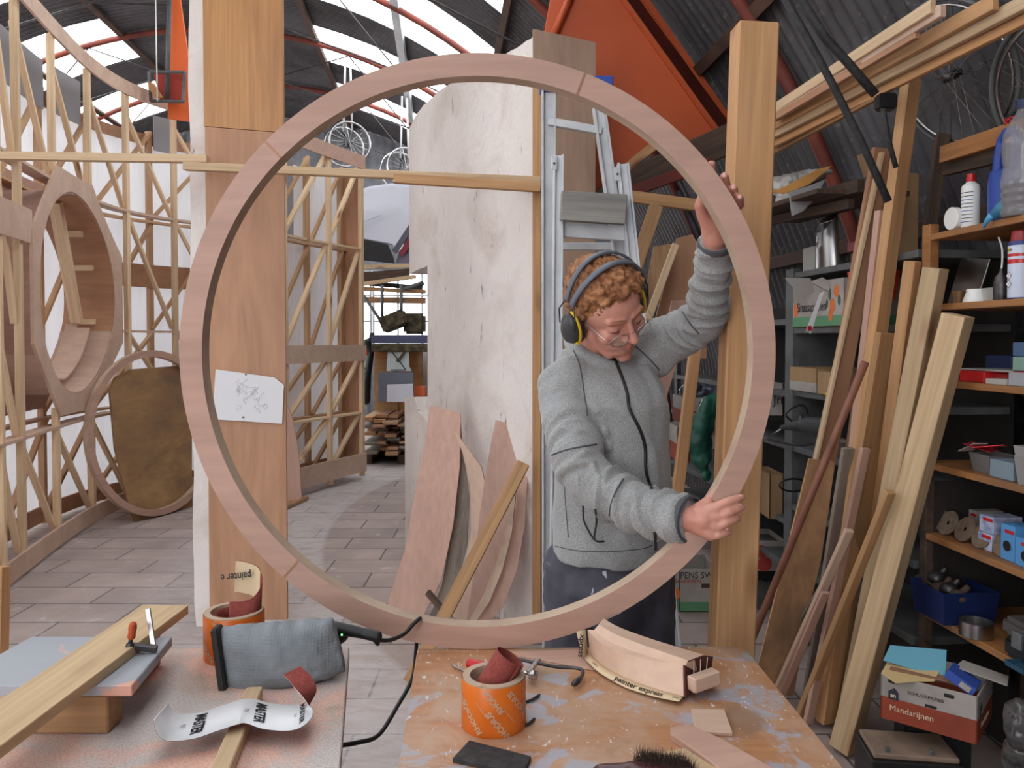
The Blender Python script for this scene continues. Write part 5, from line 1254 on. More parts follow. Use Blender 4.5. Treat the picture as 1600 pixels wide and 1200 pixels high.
t, Mc, L, h = fbox('white box with green base and handwritten lettering on the floor left of the post', 1061, 1122, 890, 956, PZ(1090,957).y, 'sin', .3); face_text(t, Mc, 'PENS SWAN', .05, M_ink, .02, h*.86, sx=.9); face_text(t, Mc, 'BLADEREN', .03, FR_R, -.06, h*.72); discs(t, Mc, [(-.13,.1,.035,.8)], FR_O)
box('hand_hole', .09, .004, .025, M_dark, t, Mc, .003, (.06,-.001,h*.62))
bm = bmesh.new()
for x, y, r in ((1108,640,.05),(1098,665,.06),(1092,690,.065),(1096,715,.055),(1104,740,.03),(1120,630,.035)): add_ell(bm, P(x,y,3.75), r, r*.8, r*1.2)
o = grown('green_sack', bm, plain('dark_green_sack', (22,88,72), .45, 0, (14,60,52), 8), None, .008, 2, lambda co, nn: .02*noise.noise(V((co.x*16, co.y*16, co.z*6)))+.006*noise.noise(co*40)); tag(o, 'crumpled dark green sack hanging beside the fruit tray behind the man', 'sack')
bm = bmesh.new()
for i in range(7): add_ell(bm, P(1075+i*9, 610+rnd.uniform(-6,8), 4.35), .05, .05, .035)
o = grown('clear_bag', bm, plain('bluish_clear_bag', (90,100,120), .2, 0, (50,54,70), 18), None, .008, 2, lambda co, nn: .015*noise.noise(co*24)); tag(o, 'bluish plastic bag on the far mandarin crate', 'bag')
gn = thing('grinding_machine', 'small dark green bench machine on the floor between post and leaning timbers', 'machine', (0,0,0)); q = PZ(1195,955)
box('machine_base', .16, .14, .16, M_greymetal, gn, Matrix.Translation(q+V((0,.1,.08))), .006); box('machine_body', .2, .16, .14, plain('dark_green_metal', (70,78,62), .5), gn, Matrix.Translation(q+V((0,.1,.24))), .02); lathe('wheel_guard', [(0,0),(.055,0),(.06,.01),(.055,.04),(0,.04)], M_black, gn, Matrix.Translation(q+V((-.01,-.03,.24))) @ Matrix.Rotation(PI/2,4,'X'), 24)
# pieces standing behind the man
def wp(name, label, pts, Y, t_, mat, cat='board', up=(0,0,1)): return tag(wslab(name, [P(x, y, Y) for x, y in pts], t_, mat, None, up), label, cat)
wp('brown_board', 'brown plywood board leaning behind the man, left of the pair beside the ladder', [(1022,385),(1056,380),(1040,430),(1020,500),(1008,500),(1012,440)], 3.9, .02, M_brown)
wp('brown_board', 'wide reddish-brown board leaning behind the raised arm', [(1058,372),(1082,366),(1104,405),(1104,560),(1030,560),(1024,500)], 4.0, .02, M_ply)
wp('brown_board', 'lower reddish-brown board showing under the raised arm', [(1050,470),(1110,466),(1060,560),(1036,640),(1010,640),(1030,560)], 3.8, .02, M_pink)
o = beam('pale_lath', P(1056,382,3.8), P(1012,500,3.7), .035, .02, M_light, wdir=(1,0,0)); tag(o, 'pale lath leaning between the two brown boards behind the man', 'lath')
o = beam('timber_prop', P(1025,322,4.25), P(992,420,4.2)+(P(992,420,4.2)-P(1025,322,4.25))*3, .07, .05, M_pineo, wdir=(1,0,0)); tag(o, 'orange-brown timber prop leaning under the batten behind the ladder', 'timber')
o = beam('leaning_timber', P(1086,545,3.3), PZ(1000,1010)+V((0,-.4,0)), .045, .04, M_pine, wdir=(1,0,0)); tag(o, 'pale timber leaning behind the man, below his raised arm', 'timber')
o = tube('dark_pole', [P(1060,300,4.4), P(1104,400,4.3)], .022, plain('dark_plum_pole', (44,32,40), .6), None, 8); tag(o, 'dark pole slanting behind the raised hand', 'pole')

# ================================================================ timbers leaning against the right-hand shelves
def lean(name, label, top, Yt, bot, w_, t_, mat, yaw=0., cat='timber', floor=True, Yb=None):
    A = P(top[0], top[1], Yt); B = PZ(bot[0], bot[1], 0.02) if Yb is None else P(bot[0], bot[1], Yb)
    o = beam(name, B, A, w_, t_, mat, wdir=(math.cos(R_(yaw)), math.sin(R_(yaw)), 0), bev=.002); return tag(o, label, cat)
lean('square_timber', 'thick pale square timber, rightmost of the leaning timbers', (1497,492), 2.55, (1318,1168), .074, .074, M_pinel, 38)
lean('square_timber', 'square timber with a knotty face, second from the right of the leaning timbers', (1462,419), 2.68, (1322,1140), .062, .06, M_pinel, 35)
lean('square_timber', 'slimmer square timber ending below the shelf post, third from the right', (1426,408), 2.85, (1335,1110), .04, .045, M_pine, 30)
lean('tall_board', 'very tall pine board reaching up to the overhead timbers', (1424,122), 2.95, (1290,1128), .065, .04, M_pine, 25)
lean('tall_board', 'wide reddish board leaning behind the third square timber', (1380,330), 3.0, (1292,1115), .055, .03, M_pink, 15)
lean('tall_board', 'broad orange-brown plank in the middle of the leaning timbers', (1388,520), 2.95, (1290,1120), .10, .03, M_pineo, 20)
lean('tapered_board', 'broad pale board with a sharp lit edge, top tapering beside the carton', (1379,232), 3.05, (1225,1085), .075, .022, M_ply, 5)
lean('lit_edge_strip', 'thin pale strip standing in for the lit left edge of the broad pale board', (1378,238), 3.02, (1195,1085), .014, .03, M_light, 0)  # pale strip paints the lit edge of the tapered board
bent('broken_board', 'short brown board with a splintered top, left of the leaning timbers', [(1265,717),(1250,780),(1225,880),(1205,960),(1180,1060),(1215,1075),(1262,960),(1282,880),(1296,790),(1304,722)], 2.9, 3.2, .02, M_brown, 'board')
o = lean('round_pole', 'smooth reddish-brown round pole leaning in front of the leaning boards', (1352,566), 2.75, (1160,1030), .02, .02, M_pine, 0, Yb=3.3); bpy.data.objects.remove(o)
o = tube('round_pole', [P(1352,566,2.75), PZ(1130,1110)], .0135, plain('reddish_pole', (142,90,70), .5, 0, (120,76,60), 9), None, 12); tag(o, 'smooth reddish-brown round pole leaning in front of the leaning boards', 'pole')
lean('yellow_batten', 'yellow pine batten leaning in front of the thick square timber', (1391,768), 2.65, (1250,1118), .032, .025, M_pineo, 10, 'batten')
lean('thin_batten', 'thin pinkish batten with a sawn top, lower middle of the leaning timbers', (1327,828), 2.8, (1205,1100), .030, .02, M_pinkl, 0, 'batten')
lean('grey_board', 'narrow grey board in the shadow between the leaning timbers', (1325,700), 3.0, (1262,1090), .045, .02, M_grey, 10)
lean('grey_batten', 'thin grey batten crossing low over the leaning boards', (1296,895), 2.95, (1190,1070), .016, .012, M_grey, 0, 'batten')
lean('low_batten', 'short pinkish batten standing low between the thin ones', (1290,925), 2.9, (1215,1100), .03, .014, M_pink, 0, 'batten')
lean('brown_strip', 'reddish-brown strip behind the yellow pine batten', (1352,700), 2.9, (1262,1130), .035, .02, M_pink, 15, 'batten')
lean('orange_plank', 'orange plank standing deeper behind the leaning timbers', (1355,560), 3.15, (1275,1085), .06, .02, M_pineo, 0)

# ================================================================ overhead timber bundle on straps
OZ = 2.42
bd = [((1208,196),(1458,10),OZ+.04,.04,M_light),((1206,205),(1474,16),OZ+.02,.035,M_pinkl),((1204,212),(1434,52),OZ,.03,M_ply),((1206,222),(1556,2),OZ+.0,.045,M_pine),((1204,236),(1690,-42),OZ-.03,.04,M_light),((1204,250),(1690,-16),OZ-.055,.04,M_pine),((1206,262),(1370,150),OZ-.07,.03,M_pineo)]
names = ['topmost long pale batten of the overhead bundle, ending beside the wheel','second batten of the overhead bundle, pinkish and short','short brownish batten inside the overhead bundle','knotty plank of the overhead bundle reaching the top edge','long pale batten second from the bottom of the overhead bundle','lowest long batten of the overhead bundle','short orange batten at the underside of the overhead bundle']
for (a, b, z, h, m), lb in zip(bd, names):
    A = PZ(a[0], a[1]-45, z); B = PZ(b[0], b[1], z); A = P(a[0]-30, a[1]+14-24, 3.9); A.z = z
    A = PZ(a[0], a[1]-24, z)
    o = beam('overhead_batten', A, B, h, .02, m, wdir=(0,0,1)); tag(o, lb, 'batten', 'timbers slung under the roof')
for i, (pts, r) in enumerate(((((1222,-10),(1262,60),(1300,130),(1345,220),(1388,315)), .012), (((1246,-10),(1290,60),(1325,98),(1368,148)), .014), (((1380,170),(1386,210),(1400,262)), .008))):
    o = tube('black_strap', [P(x, y, 2.55-.0*i) for x, y in pts], r, M_rubber, None, 6); tag(o, ('long black strap slanting down past the overhead timbers','second black strap holding the overhead timbers','short lower black strap below the plastic fitting')[i], 'strap')
o = box('black_fitting', .06, .05, .055, M_black, None, Matrix.Translation(P(1384,160,2.75)), .006); tag(o, 'black plastic fitting under the overhead timbers', 'fitting')
# bicycle wheels hung on the wall
def wheel(name, label, c, nrm_, R0, mat_t=M_rubber):
    t = thing(name, label, 'wheel', (0,0,0)); M = frame(V(nrm_).cross(V((0,0,1))), nrm_, c)
    tube('tyre', [M @ V((R0*math.cos(a), R0*math.sin(a), 0)) for a in lsp(0, 2*PI, 48)[:-1]], .009, mat_t, t, 8, True)
    tube('rim', [M @ V(((R0-.022)*math.cos(a), (R0-.022)*math.sin(a), 0)) for a in lsp(0, 2*PI, 48)[:-1]], .006, M_steel, t, 6, True)
    bm = bmesh.new()
    for i in range(28):
        a = 2*PI*i/28; b = a+(.9 if i % 2 else -.9); s_ = .02 if i % 4 < 2 else -.02
        tube_bm(bm, [M @ V((.018*math.cos(b), .018*math.sin(b), s_)), M @ V(((R0-.025)*math.cos(a), (R0-.025)*math.sin(a), 0))], .0012, 4)
    bmfin('spokes', bm, M_steel, t, None); tube('hub', [M @ V((0,0,-.035)), M @ V((0,0,.035))], .016, M_iron, t, 12); return t
wheel('bicycle_wheel', 'bicycle wheel hanging on the corrugated wall behind the overhead timbers', P(1487,118,2.92), (-.88,-.2,-.43), .27, M_greymetal)
wheel('bicycle_wheel', 'second bicycle wheel cut off by the right edge under the overhead timbers', P(1668,150,2.52), (-.88,-.2,-.43), .27, M_greymetal)

# ================================================================ orange hull slung under the roof, behind the white section
ob = thing('orange_hull', 'big orange painted hull slung upside-down under the roof behind the ladder', 'hull', (0,0,0))
YO = 4.6
def poly3(nm, pts, mat, t_, dy=0): return wslab(nm, [P(x, y, Y) for x, y, Y in pts], t_, mat, ob, None, .004)
poly3('hull_side', [(868,-50,YO),(935,-50,YO),(1128,216,YO),(1100,233,YO),(1015,229,YO),(976,262,YO),(930,300,YO),(905,300,YO),(845,80,YO)], M_orange, .03)
A_ = [(948,-20,YO+.02),(980,-20,YO+.35),(1146,205,YO+.35),(1130,216,YO+.02)]
pyd('hull_recess', [P(x, y, Y) for x, y, Y in A_], [(0,1,2,3)], M_dkred, ob).modifiers.new('s','SOLIDIFY').thickness = .02
beam('gunwale', P(985,-30,YO+.33), P(1147,203,YO+.33), .05, .05, M_orange, ob, wdir=(1,0,.6), bev=.008)
beam('gunwale', P(945,-40,YO-.01), P(1129,217,YO-.01), .03, .03, M_orange, ob, wdir=(1,0,.6), bev=.006)
pyd('hull_end', [P(1130,216,YO), P(1146,205,YO+.36), P(1110,250,YO+.36), P(1098,233,YO)], [(0,1,2,3)], M_dkred, ob).modifiers.new('s','SOLIDIFY').thickness = .02
tube('hull_stem', [P(862,60,YO-.03), P(880,20,YO-.03), P(905,-40,YO-.03)], .022, M_orange, ob, 8); tube('hull_stem', [P(852,48,YO+.05), P(868,10,YO+.05), P(885,-40,YO+.05)], .018, M_dkred, ob, 8)
o = beam('roof_shelf_beam', P(978,264,4.5), P(1022,228,4.5), .05, .05, M_pine, wdir=(0,0,1)); tag(o, 'short pale beam end under the orange hull', 'beam')
o = beam('dark_red_board', P(975,292,4.5), P(1150,212,4.45), .16, .04, M_dark, wdir=(0,0,1)); tag(o, 'dark reddish board under the orange hull, towards the post', 'board')
o = beam('dark_red_board', P(985,300,4.4), P(1110,255,4.4), .06, .04, M_dkred, wdir=(0,0,1)); tag(o, 'lower dark red board under the orange hull', 'board')
# orange rudder and tube-framed box hung far left
rd = thing('orange_rudder', 'tall orange tapered blade hanging behind the left plaster section', 'blade', (0,0,0))
wslab('blade', [P(x, y, 7.4) for x, y in ((268,-10),(280,-10),(294,90),(297,190),(262,185),(264,90))], .03, plain('bright_orange', (232,104,44), .5), rd, (0,0,1)); tube('mast_tube', [P(265,-20,7.3), P(261,160,7.3)], .022, M_greymetal, rd, 8)
hb_ = thing('framed_box', 'tube-framed box with red cloth hanging in front of the orange blade', 'box frame', (0,0,0))
bm = bmesh.new(); q = [(233,112),(289,113),(286,159),(236,158)]
for i in range(4): tube_bm(bm, [P(q[i][0], q[i][1], 7.25), P(q[(i+1)%4][0], q[(i+1)%4][1], 7.25)], .015, 6)
bmfin('tube_frame', bm, M_greymetal, hb_, None); wslab('red_cloth', [P(x, y, 7.35) for x, y in ((240,116),(286,116),(284,156),(250,156))], .01, plain('faded_red_cloth', (170,62,50), .8), hb_); wslab('tan_paddle', [P(x, y, 7.2) for x, y in ((230,127),(240,130),(254,152),(244,153),(233,140))], .02, M_varn, hb_)
o = tube('hoist_rope', [P(243,-10,7), P(246,158,7)], .006, M_white, None, 5); tag(o, 'thin pale cord hanging in front of the framed box', 'cord')
# two bicycles hung from the roof near the back
for i, (c, Y, r, lb) in enumerate((((543,222), 10.2, .26, 'bicycle hung from the roof with pale straps above the far frame panel'), ((632,262), 11.2, .28, 'bicycle hung from the roof partly behind the middle white section'))):
    t = thing('hanging_bicycle', lb, 'bicycle', (0,0,0)); ctr_ = P(c[0], c[1], Y)
    for nm, dx, dz in (('front_wheel', .03, 0), ('rear_wheel', -.12, .02)):
        M = frame((.9,.4,0), (.35,-.9,.1), ctr_+V((dx,.35*(dx < 0),dz))); tube(nm, [M @ V((r*math.cos(a), r*math.sin(a), 0)) for a in lsp(0, 2*PI, 32)[:-1]], .014, M_steel, t, 6, True)
    bm = bmesh.new(); M = frame((.9,.4,0), (.35,-.9,.1), ctr_+V((.03,0,0)))
    for k_ in range(18): a = 2*PI*k_/18; tube_bm(bm, [M @ V((0,0,0)), M @ V((r*math.cos(a), r*math.sin(a), 0))], .003, 4)
    bmfin('spokes', bm, M_steel, t, None); tube('frame', [ctr_, ctr_+V((-.05,.1,.2)), ctr_+V((-.12,.35,.02)), ctr_+V((.0,.1,-.05)), ctr_], .014, M_black, t, 6)
    for dx in (-.06, .05): tube('strap', [ctr_+V((dx,.05,.15)), ctr_+V((dx*.6,.05,1.0))], .014, M_white, t, 6)

# ================================================================ things seen through the gap at the back
vh = thing('white_hull', 'white vehicle shell with grey and dark red stripes stored high in the gap', 'vehicle shell', (0,0,0))
Yv = 10.6; bm = bmesh.new(); vs = []
sec = [(552,300),(575,291),(610,286),(650,288),(668,300),(656,345),(640,372),(618,392),(610,384),(560,375)]
A = [bm.verts.new(P(x, y, Yv)) for x, y in sec]; B = [bm.verts.new(P(x, y, Yv)+V((.3,1.6,.1))) for x, y in sec]
for i in range(len(sec)): bm.faces.new((A[i], A[(i+1) % len(sec)], B[(i+1) % len(sec)], B[i]))
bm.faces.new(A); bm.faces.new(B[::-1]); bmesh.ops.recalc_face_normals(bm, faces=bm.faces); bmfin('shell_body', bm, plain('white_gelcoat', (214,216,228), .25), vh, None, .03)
for off, m, nm in ((0, plain('dark_grey_stripe', (84,84,98), .4), 'grey_stripe'), (10, plain('dark_red_stripe', (120,30,48), .4), 'red_stripe')):
    wslab(nm, [P(x+off, y+off*.4, Yv-.03) for x, y in ((612,392),(620,397),(652,345),(646,340))], .01, m, vh)
wslab('shell_shadow_side', [P(x, y, Yv+.02) for x, y in ((622,398),(650,355),(670,340),(670,412),(618,412))], .02, plain('shaded_gelcoat', (110,106,124), .4), vh)  # shaded side of the white shell, its shade put into the grey colour
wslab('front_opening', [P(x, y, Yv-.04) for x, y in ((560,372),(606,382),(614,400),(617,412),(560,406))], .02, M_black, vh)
wslab('mirror_flap', [P(x, y, Yv-.2) for x, y in ((560,326),(592,330),(594,336),(570,346),(560,347))], .03, plain('white_flap', (206,208,222), .3), vh)
rk = thing('storage_rack', 'timber and tube rack in the gap carrying the white vehicle shell', 'rack', (0,0,0))
def rb(nm, a, b, Y, w_, m): return beam(nm, P(a[0], a[1], Y), P(b[0], b[1], Y), w_, .05, m, rk, wdir=(0,0,1))
rb('rack_beam', (540,418), (648,415), 10.3, .05, M_light); rb('rack_beam', (540,448), (650,432), 10.25, .05, M_light); rb('rack_beam', (540,450), (665,456), 10.5, .05, M_pineo)
rb('dark_beam', (540,436), (640,428), 10.6, .14, M_dark); rb('dark_beam', (540,440), (660,450), 10.8, .06, M_black); rb('rack_beam', (540,468), (665,470), 10.9, .08, M_brown)
for x in (597, 627): tube('rack_tube', [P(x,445,9.95), P(x,500,9.95)], .022, M_greymetal, rk, 8)
tube('rack_brace', [P(568,462,10.35), P(602,512,10.35)], .02, M_greymetal, rk, 8); tube('rack_brace', [P(630,452,10.3), P(662,442,10.3)], .03, M_greymetal, rk, 8)
PLAID = plain('dark_plaid_cloth', (58,52,40), .95, 0, (104,92,66), 14)
def cushion(label, c, sx, sy, sz, Y, mat, rot=0, name='sofa_cushion', cat='cushion'):
    M = Matrix.Translation(P(c[0], c[1], Y)) @ Matrix.Rotation(R_(rot),4,'Y'); return tag(box(name, sx, sy, sz, mat, None, M, min(sz, sx)*.12), label, cat)
cushion('dark plaid cushion tilted on the mattress in the gap', (616,502), .32, .3, .20, 10.0, PLAID, -22)
cushion('second plaid cushion standing right of the tilted one', (648,506), .26, .25, .26, 10.1, PLAID, 0)
cushion('slate-blue mattress edge under the plaid cushions', (632,530), .74, .6, .10, 10.0, plain('slate_blue_cloth', (84,86,116), .9), 0, 'mattress', 'mattress')
cushion('plaid mattress under the slate-blue one', (630,543), .70, .6, .10, 10.0, PLAID, 0, 'mattress', 'mattress')
dk = thing('wooden_chest', 'orange-brown wooden cabinet under the mattresses in the gap', 'cabinet', (0,0,0)); a, b = P(584,620,10.1), P(660,548,10.1)
box('cabinet_body', b.x-a.x, .5, b.z, M_varn, dk, Matrix.Translation(((a.x+b.x)/2, 10.4, b.z/2)), .01); box('cabinet_door', (b.x-a.x)*.45, .02, b.z*.6, M_pineo, dk, Matrix.Translation((a.x+(b.x-a.x)*.26, 10.14, b.z*.62)), .004)
PG = plain('slate_grey_panel', (104,110,122), .7); PW = plain('pale_mint_panel', (194,206,206), .6)
def gp_(nm, label, pts, Y, m, cat='panel'): return tag(wslab(nm, [P(x, y, Y) for x, y in pts], .03, m, None, (1,0,0)), label, cat)
cf = gp_('clock_panel', 'pale panel with crossed lines and a pointer standing on the grey panel', [(604,580),(606,545),(639,545),(639,572),(643,580)], 9.75, PW)
for a, b in (((611,548),(623,563)), ((623,563),(634,578)), ((611,578),(633,578))): beam('drawn_line', P(a[0], a[1], 9.735), P(b[0], b[1], 9.735), .012, .004, M_ink, cf, wdir=(0,0,1), bev=0)
beam('pointer', P(623,563,9.72), P(633,548,9.72), .03, .01, M_dark, cf, wdir=(1,0,0), bev=0); box('pointer_hub', .04, .02, .04, M_iron, cf, Matrix.Translation(P(622,563,9.72)) @ Matrix.Rotation(R_(45),4,'Y'), .002)
gp_('slate_board', 'slate-grey panel standing on the plank stack in the gap', [(591,582),(646,582),(647,628),(591,627)], 9.6, PG)
gp_('white_board', 'small white panel leaning low against the slate-grey panel', [(605,601),(645,600),(647,628),(604,628)], 9.5, plain('white_board', (206,208,220), .6))
o = box('orange_crate', .16, .2, .12, plain('orange_plastic', (220,104,52), .5), None, Matrix.Translation(P(656,611,9.9)), .008); tag(o, 'orange crate end beside the slate-grey panel', 'crate')
# stack of planks: every plank its own
cols = [(568,586),(586,603),(603,621),(622,636)]; n_ = 0
for ci, (x0, x1) in enumerate(cols):
    for r_ in range(9):
        z = .14+r_*.052+(ci % 2)*.012
        if rnd.random() < .14 or (ci == 3 and r_ > 6): continue
        Y = 9.35+rnd.uniform(-.12,.35); xa = px_at(x0, 9.4)+rnd.uniform(-.02,.02); xb = px_at(x1, 9.4)+rnd.uniform(-.03,.02)
        o = box('stacked_plank', xb-xa, 2.0, rnd.choice((.028,.036,.042)), rnd.choice((M_pine, M_brown, M_grey, M_ply)), None, Matrix.Translation(((xa+xb)/2, Y+1.0, z+.02)), .003); n_ += 1
        tag(o, 'sawn plank end in the stack low in the gap behind the far frame', 'plank', 'planks stacked at the back of the gap')
for x in (px_at(575,9.6), px_at(628,9.6)): o = box('stack_bearer', .1, 1.9, .12, M_dark, None, Matrix.Translation((x, 10.5, .06)), .004); tag(o, ('left' if x < px_at(600,9.6) else 'right')+' dark bearer on the floor under the plank stack', 'bearer')
mc = thing('red_motorcycle', 'red and black motorcycle part beside the far frame edge', 'motorcycle', (0,0,0))
wslab('red_fairing', [P(x, y, 9.9) for x, y in ((560,534),(570,538),(580,552),(570,556),(560,552))], .1, M_red, mc); wslab('number_plate', [P(x, y, 9.75) for x, y in ((562,556),(574,556),(566,600),(558,600))], .02, plain('pale_plate', (190,190,186), .5), mc)
bm = bmesh.new(); add_chain(bm, [P(574,535,9.9), P(580,550,9.9), P(574,590,9.9), P(572,625,9.9)], [.05,.04,.05,.06]); add_ell(bm, P(581,525,9.9), .035, .04, .05); grown('dark_bodywork', bm, M_black, mc, .015, 1)
text('lettering', '38', .1, M_ink, mc, frame((.2,0,-1), (0,-1,0), P(567,580,9.73)), None, .002)
# ================================================================ the man
SKIN = NT('warm_skin', .5)
_c = SKIN.ramp(SKIN.noise(SKIN.obj, 16, 4), [(.35, lin((198,136,120))), (.68, lin((214,158,140)))]); SKIN.col(_c)
SKIN.b.inputs['Subsurface Weight'].default_value = .12; SKIN.b.inputs['Subsurface Radius'].default_value = (.02,.008,.005); SKIN.b.inputs['Subsurface Scale'].default_value = .3
SKIN.bump(SKIN.noise(SKIN.obj, 140, 3), .15, .001); M_skin = SKIN.m
def m_fleece():
    k = NT('grey_melange_fleece', .95); o = k.obj
    f = k.noise(o, 420, 3); c = k.ramp(f, [(.3, lin((118,119,119))), (.7, lin((172,173,174)))])
    c = k.mix(.5, c, k.ramp(k.noise(o, 9, 4), [(.3, .85), (.7, 1.1)]), 'MULTIPLY'); k.col(c)
    k.b.inputs['Sheen Weight'].default_value = .3
    h = k.math('ADD', k.math('MULTIPLY', k.noise(o, 260, 3), .35), k.noise(o, 38, 4)); k.bump(h, .35, .006); return k.m
M_fleece = m_fleece()
M_seam = plain('dark_grey_seam', (78,80,86), .8); M_zip = plain('black_zip', (26,26,30), .5)
def m_trouser():
    k = NT('dark_work_trousers', .85); o = k.obj
    c = k.ramp(k.noise(o, 12, 4), [(.35, lin((66,66,78))), (.7, lin((86,86,98)))])
    d = k.noise(k.map((1,1,.8), o), 22, 3, 1.); c = k.mix(k.ramp(d, [(.68, 0.), (.71, 1.)]), c, lin((196,196,204))); k.col(c); k.bump(k.noise(o, 200, 2), .2, .002); return k.m
M_trouser = m_trouser()
man = thing('person', 'red-haired man in grey fleece and ear defenders looking down, holding the big ring', 'person', (px_at(955,2.0), 2.0, 0))
# --- head frame
HC = P(949, 480, 1.92)
HF = V((.50,-.66,-.56)).normalized(); HU = V((-.20,-.50,.84)); HU = (HU-HF*HU.dot(HF)).normalized(); HRr = HF.cross(HU).normalized()   # HRr: his right, towards the photo's left
def h(f, u, r): return HC+HF*f+HU*u+HRr*r
HM = Matrix((HF, HRr, HU)).transposed()
if HM.determinant() < 0: HM = Matrix((HF, -HRr, HU)).transposed()
bm = bmesh.new()
add_ell(bm, h(-.012,.022,0), .098, .076, .088, HM, 28)
add_ell(bm, h(.036,-.035,0), .056, .060, .075, HM, 24)
add_ell(bm, h(.050,-.078,0), .036, .042, .036, HM, 20)
add_ell(bm, h(.068,-.104,0), .020, .022, .016, HM, 18)
for s in (-1, 1):
    add_cap(bm, h(.010,-.050,s*.055), .018, h(.050,-.092,s*.030), .018)
    add_ell(bm, h(.058,-.026,s*.038), .026, .026, .024, HM, 16)
    add_cap(bm, h(.080,.024,s*.012), .010, h(.070,.024,s*.042), .010)
    add_ell(bm, h(.069,.002,s*.031), .016, .017, .012, HM, 16)     # closed lids over the eyes
    add_ell(bm, h(.093,-.030,s*.0125), .0085, .0085, .007, HM, 12)
    add_ell(bm, h(-.004,-.012,s*.078), .014, .008, .028, HM, 12)
add_chain(bm, [h(.084,.016,0), h(.096,-.004,0), h(.108,-.024,0)], [.0075,.0085,.012]); add_cap(bm, h(.100,-.032,0), .009, h(.086,-.038,0), .008)
add_chain(bm, [h(.078,-.060,.022), h(.0885,-.0565,0), h(.078,-.060,-.022)], [.004,.0065,.004])
add_chain(bm, [h(.076,-.067,.019), h(.086,-.069,0), h(.076,-.067,-.019)], [.004,.0075,.004])
add_cap(bm, h(-.03,-.06,0), .056, P(925,572,2.07), .058)
# trunk and limbs under the clothes
add_loft(bm, [(V((px_at(955,2.0), 2.02, z)), rx, ry, R_(20)) for z, rx, ry in ((.86,.12,.09),(1.0,.125,.095),(1.15,.12,.09),(1.30,.105,.075),(1.38,.07,.055),(1.43,.05,.05))])
SHR, SHL = P(880,600,1.98), P(1018,552,2.07)
ELR, WRR = P(918,752,1.82), P(1082,811,1.640)
ELL, WRL = P(1098,498,1.93), P(1116,372,1.738)
add_chain(bm, [SHR, ELR, P(1010,798,1.72), WRR], [.03,.028,.028,.028]); add_chain(bm, [SHL, ELL, P(1112,430,1.81), WRL], [.03,.026,.026,.027]); add_cap(bm, SHR, .03, SHL, .03)
def leg_pts(s): x = px_at(955,2.0); return [V((x+s*.085, 2.03, .92)), V((x+s*.10, 2.0, .50)), V((x+s*.11, 2.06, .09))]
for s in (-1, 1): add_chain(bm, leg_pts(s), [.07,.05,.04])
# --- right hand, lying on the face of the ring, thumb on its inner edge
def chain_px(pts, rs): add_chain(bm, [P(*p) for p in pts], rs, 12)
chain_px([(1082,811,1.637),(1098,812,1.622)], [.029,.026])
for q, (x, y, Y) in enumerate(((1117,794,1.612),(1119,807,1.609),(1115,821,1.609),(1108,834,1.612))):
    chain_px([(1092,802+q*7,1.622),(x,y,Y)], [.019,.0125])
chain_px([(1117,793,1.612),(1136,784,1.606),(1151,779,1.611),(1159,777,1.6175)], [.0110,.0094,.0086,.0078])
chain_px([(1120,809,1.609),(1139,800,1.603),(1152,795,1.609),(1159,793,1.6175)], [.0110,.0095,.0087,.0080])
chain_px([(1117,824,1.609),(1134,817,1.603),(1146,812,1.609),(1152,810,1.617)], [.0112,.0096,.0086,.0077])
chain_px([(1109,838,1.612),(1122,836,1.607),(1132,833,1.611),(1138,832,1.617)], [.0100,.0086,.0078,.0070])
chain_px([(1092,796,1.628),(1104,786,1.634),(1112,778,1.642),(1117,768,1.650)], [.0150,.0125,.0105,.0090])
# --- left hand, behind the ring, finger tips hooked over its outer edge
chain_px([(1117,372,1.738),(1112,350,1.722)], [.027,.026])
for x, y in ((1104,330),(1112,332),(1120,338),(1126,346)): chain_px([(1112,352,1.722),(x,y,1.706)], [.020,.013])
chain_px([(1103,328,1.706),(1106,300,1.700),(1110,274,1.696),(1112,257,1.684)], [.0105,.0100,.0096,.0090])
chain_px([(1112,330,1.706),(1124,306,1.702),(1135,292,1.690),(1132,276,1.662)], [.0108,.0104,.0102,.0098])
chain_px([(1119,336,1.706),(1133,318,1.702),(1147,308,1.690),(1146,294,1.660)], [.0108,.0104,.0102,.0096])
chain_px([(1126,344,1.706),(1141,330,1.702),(1156,321,1.690),(1156,309,1.660)], [.0098,.0094,.0092,.0088])
chain_px([(1110,356,1.718),(1098,338,1.700),(1093,322,1.686),(1097,305,1.672)], [.018,.0130,.0112,.0095])
body = grown('body', bm, M_skin, man, .0031, 3)
body['label'] = 'bare face, neck and hands'
M_lip = plain('lip_pink', (178,104,98), .5); M_brow = plain('ginger_brow', (170,116,84), .9); M_lash = plain('lash_brown', (92,58,42), .8)
tube('lips', [h(.0835,-.0625,.017), h(.0900,-.063,.008), h(.0915,-.063,0), h(.0900,-.063,-.008), h(.0835,-.0625,-.017)], [.0015,.0034,.0038,.0034,.0015], M_lip, man, 8)
for s in (-1, 1):
    tube('eyebrow', [h(.0895,.029,s*.014), h(.0865,.033,s*.028), h(.075,.029,s*.045)], [.0016,.0024,.0012], M_brow, man, 6)
    tube('eyelashes', [h(.0800,-.004,s*.019), h(.0850,-.0065,s*.030), h(.0780,-.004,s*.042)], [.0008,.0013,.0008], M_lash, man, 5)
# fingernails
M_nail = plain('fingernail', (226,176,164), .3)
for x, y, Y in ((1157,776,1.609),(1156,790,1.6085),(1149,806,1.6085),(1135,827,1.6095),(1132,275,1.6515),(1146,293,1.6495),(1156,308,1.6505)):
    o = bmesh.new(); add_ell(o, P(x, y, Y+.0008), .0045, .0015, .0042, None, 12); bmfin('fingernail', o, M_nail, man, None, 0, True)
